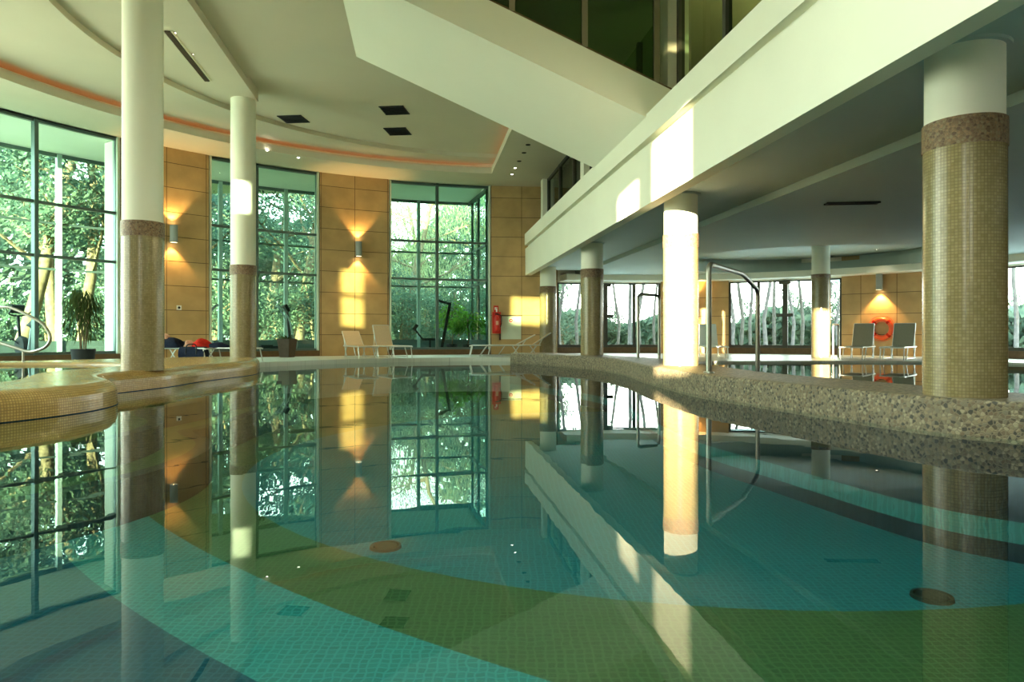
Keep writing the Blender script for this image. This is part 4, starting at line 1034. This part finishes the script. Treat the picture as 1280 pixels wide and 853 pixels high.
for px, Y in ((700,33),(722,38),(745,36),(772,40),(787,33),(800,37),(818,42),(915,34),(926,38),(938,35),(958,33),(968,40),(990,33),(1002,38),(1035,36),(1048,33),(1270,30),(1300,27)):
    place_tree('birch', *P(px,Y), i*1.3, .9+.2*(i%3)/2, 'slim pale birch trunk in the grove outside the low windows', 'birches outside the low windows'); i += 1
i = 0
for px, Y in ((-20,26),(60,32),(130,29),(265,28),(300,33),(350,34),(395,31),(500,33),(540,37),(600,36),(575,33),(705,40),(770,44),(930,44),(990,42),(1040,40),(1275,34)):
    place_tree('bush', *P(px,Y), i*1.1, .8+.3*(i%4)/3, 'leafy green bush growing between the tree trunks outside', 'bushes between the outdoor trees'); i += 1
m = MB(); r_ = random.Random(99)
for k in range(34000):
    a_ = r_.uniform(radians(20), radians(150)); R = 30+r_.random()*6; p = pol((1,14), R, a_); zmax = 9.0+2.2*sin(a_*9)+1.2*sin(a_*23) if a_ > radians(86) else 1.9+.5*sin(a_*31)
    z = r_.random()**1.1*zmax
    n = Vector((r_.gauss(0,1),r_.gauss(0,1),r_.gauss(0,1))).normalized(); u_ = n.orthogonal().normalized(); w_ = n.cross(u_); s_ = r_.uniform(.2,.5); c_ = Vector((*p,z))
    m.quad([c_-u_*s_, c_-w_*s_*.5, c_+u_*s_, c_+w_*s_*.5])
tag(obj('undergrowth', m, M_LEAF), 'distant leafy undergrowth closing the view behind the trees', 'undergrowth', kind='stuff')

# tall hedge added out of view to keep the low sun off the left windows
t = thing('sun_blocking_hedge', 'unseen tall hedge added outside the left wall to block the low sun', 'hedge', (-15.2*.948-14*HX, 15.2*.317-14*HY, 0), -SUNH)
m = MB(); NX, NZ, NY = 26, 34, 6; r_ = random.Random(5)
def hp(i, k, side): return (-2.9+5.7*i/NX+r_.gauss(0,.02), side*.7+r_.gauss(0,.07), 8.3*k/NZ)
for side in (-1, 1):
    G = [[hp(i,k,side) for i in range(NX+1)] for k in range(NZ+1)]
    for k in range(NZ):
        for i in range(NX): m.quad([G[k][i],G[k][i+1],G[k+1][i+1],G[k+1][i]])
m.box((-.05,0,4.15),(5.7,1.3,8.3)); obj('foliage', m, M_LEAFD, t, world=False)

# ------------------------------------------------------------------ light
w = bpy.data.worlds.new('sky'); scene.world = w; w.use_nodes = True
nt = w.node_tree; bg = nt.nodes['Background']
tc = nt.nodes.new('ShaderNodeTexCoord'); sx = nt.nodes.new('ShaderNodeSeparateXYZ'); rp = nt.nodes.new('ShaderNodeValToRGB')
rp.color_ramp.elements[0].position = .0; rp.color_ramp.elements[0].color = (.97,1,.88,1); rp.color_ramp.elements[1].position = .6; rp.color_ramp.elements[1].color = (.72,.88,1,1)
nt.links.new(tc.outputs['Generated'], sx.inputs[0]); nt.links.new(sx.outputs['Z'], rp.inputs[0]); nt.links.new(rp.outputs[0], bg.inputs['Color'])
bg.inputs['Strength'].default_value = 17.0
L = bpy.data.lights.new('sun', 'SUN'); L.energy = 95; L.color = (1,.86,.55); L.angle = radians(.6)
o = bpy.data.objects.new('sun', L); d = Vector((HX*cos(SUNE), HY*cos(SUNE), -sin(SUNE))); o.rotation_euler = d.to_track_quat('-Z','Y').to_euler(); o.location = (-10,-15,9); link(o)

# small pieces go under the part they sit on
SUB = {'lens': ('body','ring'), 'strap': ('ring','body'), 'hook': (), 'pale_label': ('cylinder',), 'valve': ('cylinder',), 'pictogram': ('plate',), 'outlet': ('plate',),
       'console': ('upright','handlebar_post'), 'saddle': ('seat_post',), 'handlebar': ('handlebar_post',), 'ring': ('grate',), 'floor_flange': ('tube',), 'slat': ('frame',), 'top_arm': ('tilted_column',)}
for o in list(col.objects):
    b = o.name.split('.')[0]
    if o.type == 'MESH' and b in SUB and o.parent is not None and o.parent.type == 'EMPTY' and o.parent.parent is None:
        for c in o.parent.children:
            if c is not o and c.name.split('.')[0] in SUB[b]: o.parent = c; break

# ------------------------------------------------------------------ camera and view
cam = bpy.data.cameras.new('camera'); cam.sensor_width = 36; cam.lens = 36*F/1280; cam.shift_y = -(426.5-HZ)/1280; cam.clip_end = 400
co = bpy.data.objects.new('camera', cam); co.location = (0,0,CZ); co.rotation_euler = (pi/2,0,0); link(co); scene.camera = co
scene.view_settings.view_transform = 'Standard'; scene.view_settings.look = 'None'; scene.view_settings.gamma = 1; scene.view_settings.use_curve_mapping = False
scene.view_settings.exposure = 0.0
cy = scene.cycles
cy.use_denoising = True; cy.max_bounces = 10; cy.diffuse_bounces = 5; cy.glossy_bounces = 5; cy.transmission_bounces = 8; cy.transparent_max_bounces = 24
cy.caustics_reflective = False; cy.caustics_refractive = False; cy.sample_clamp_indirect = 8
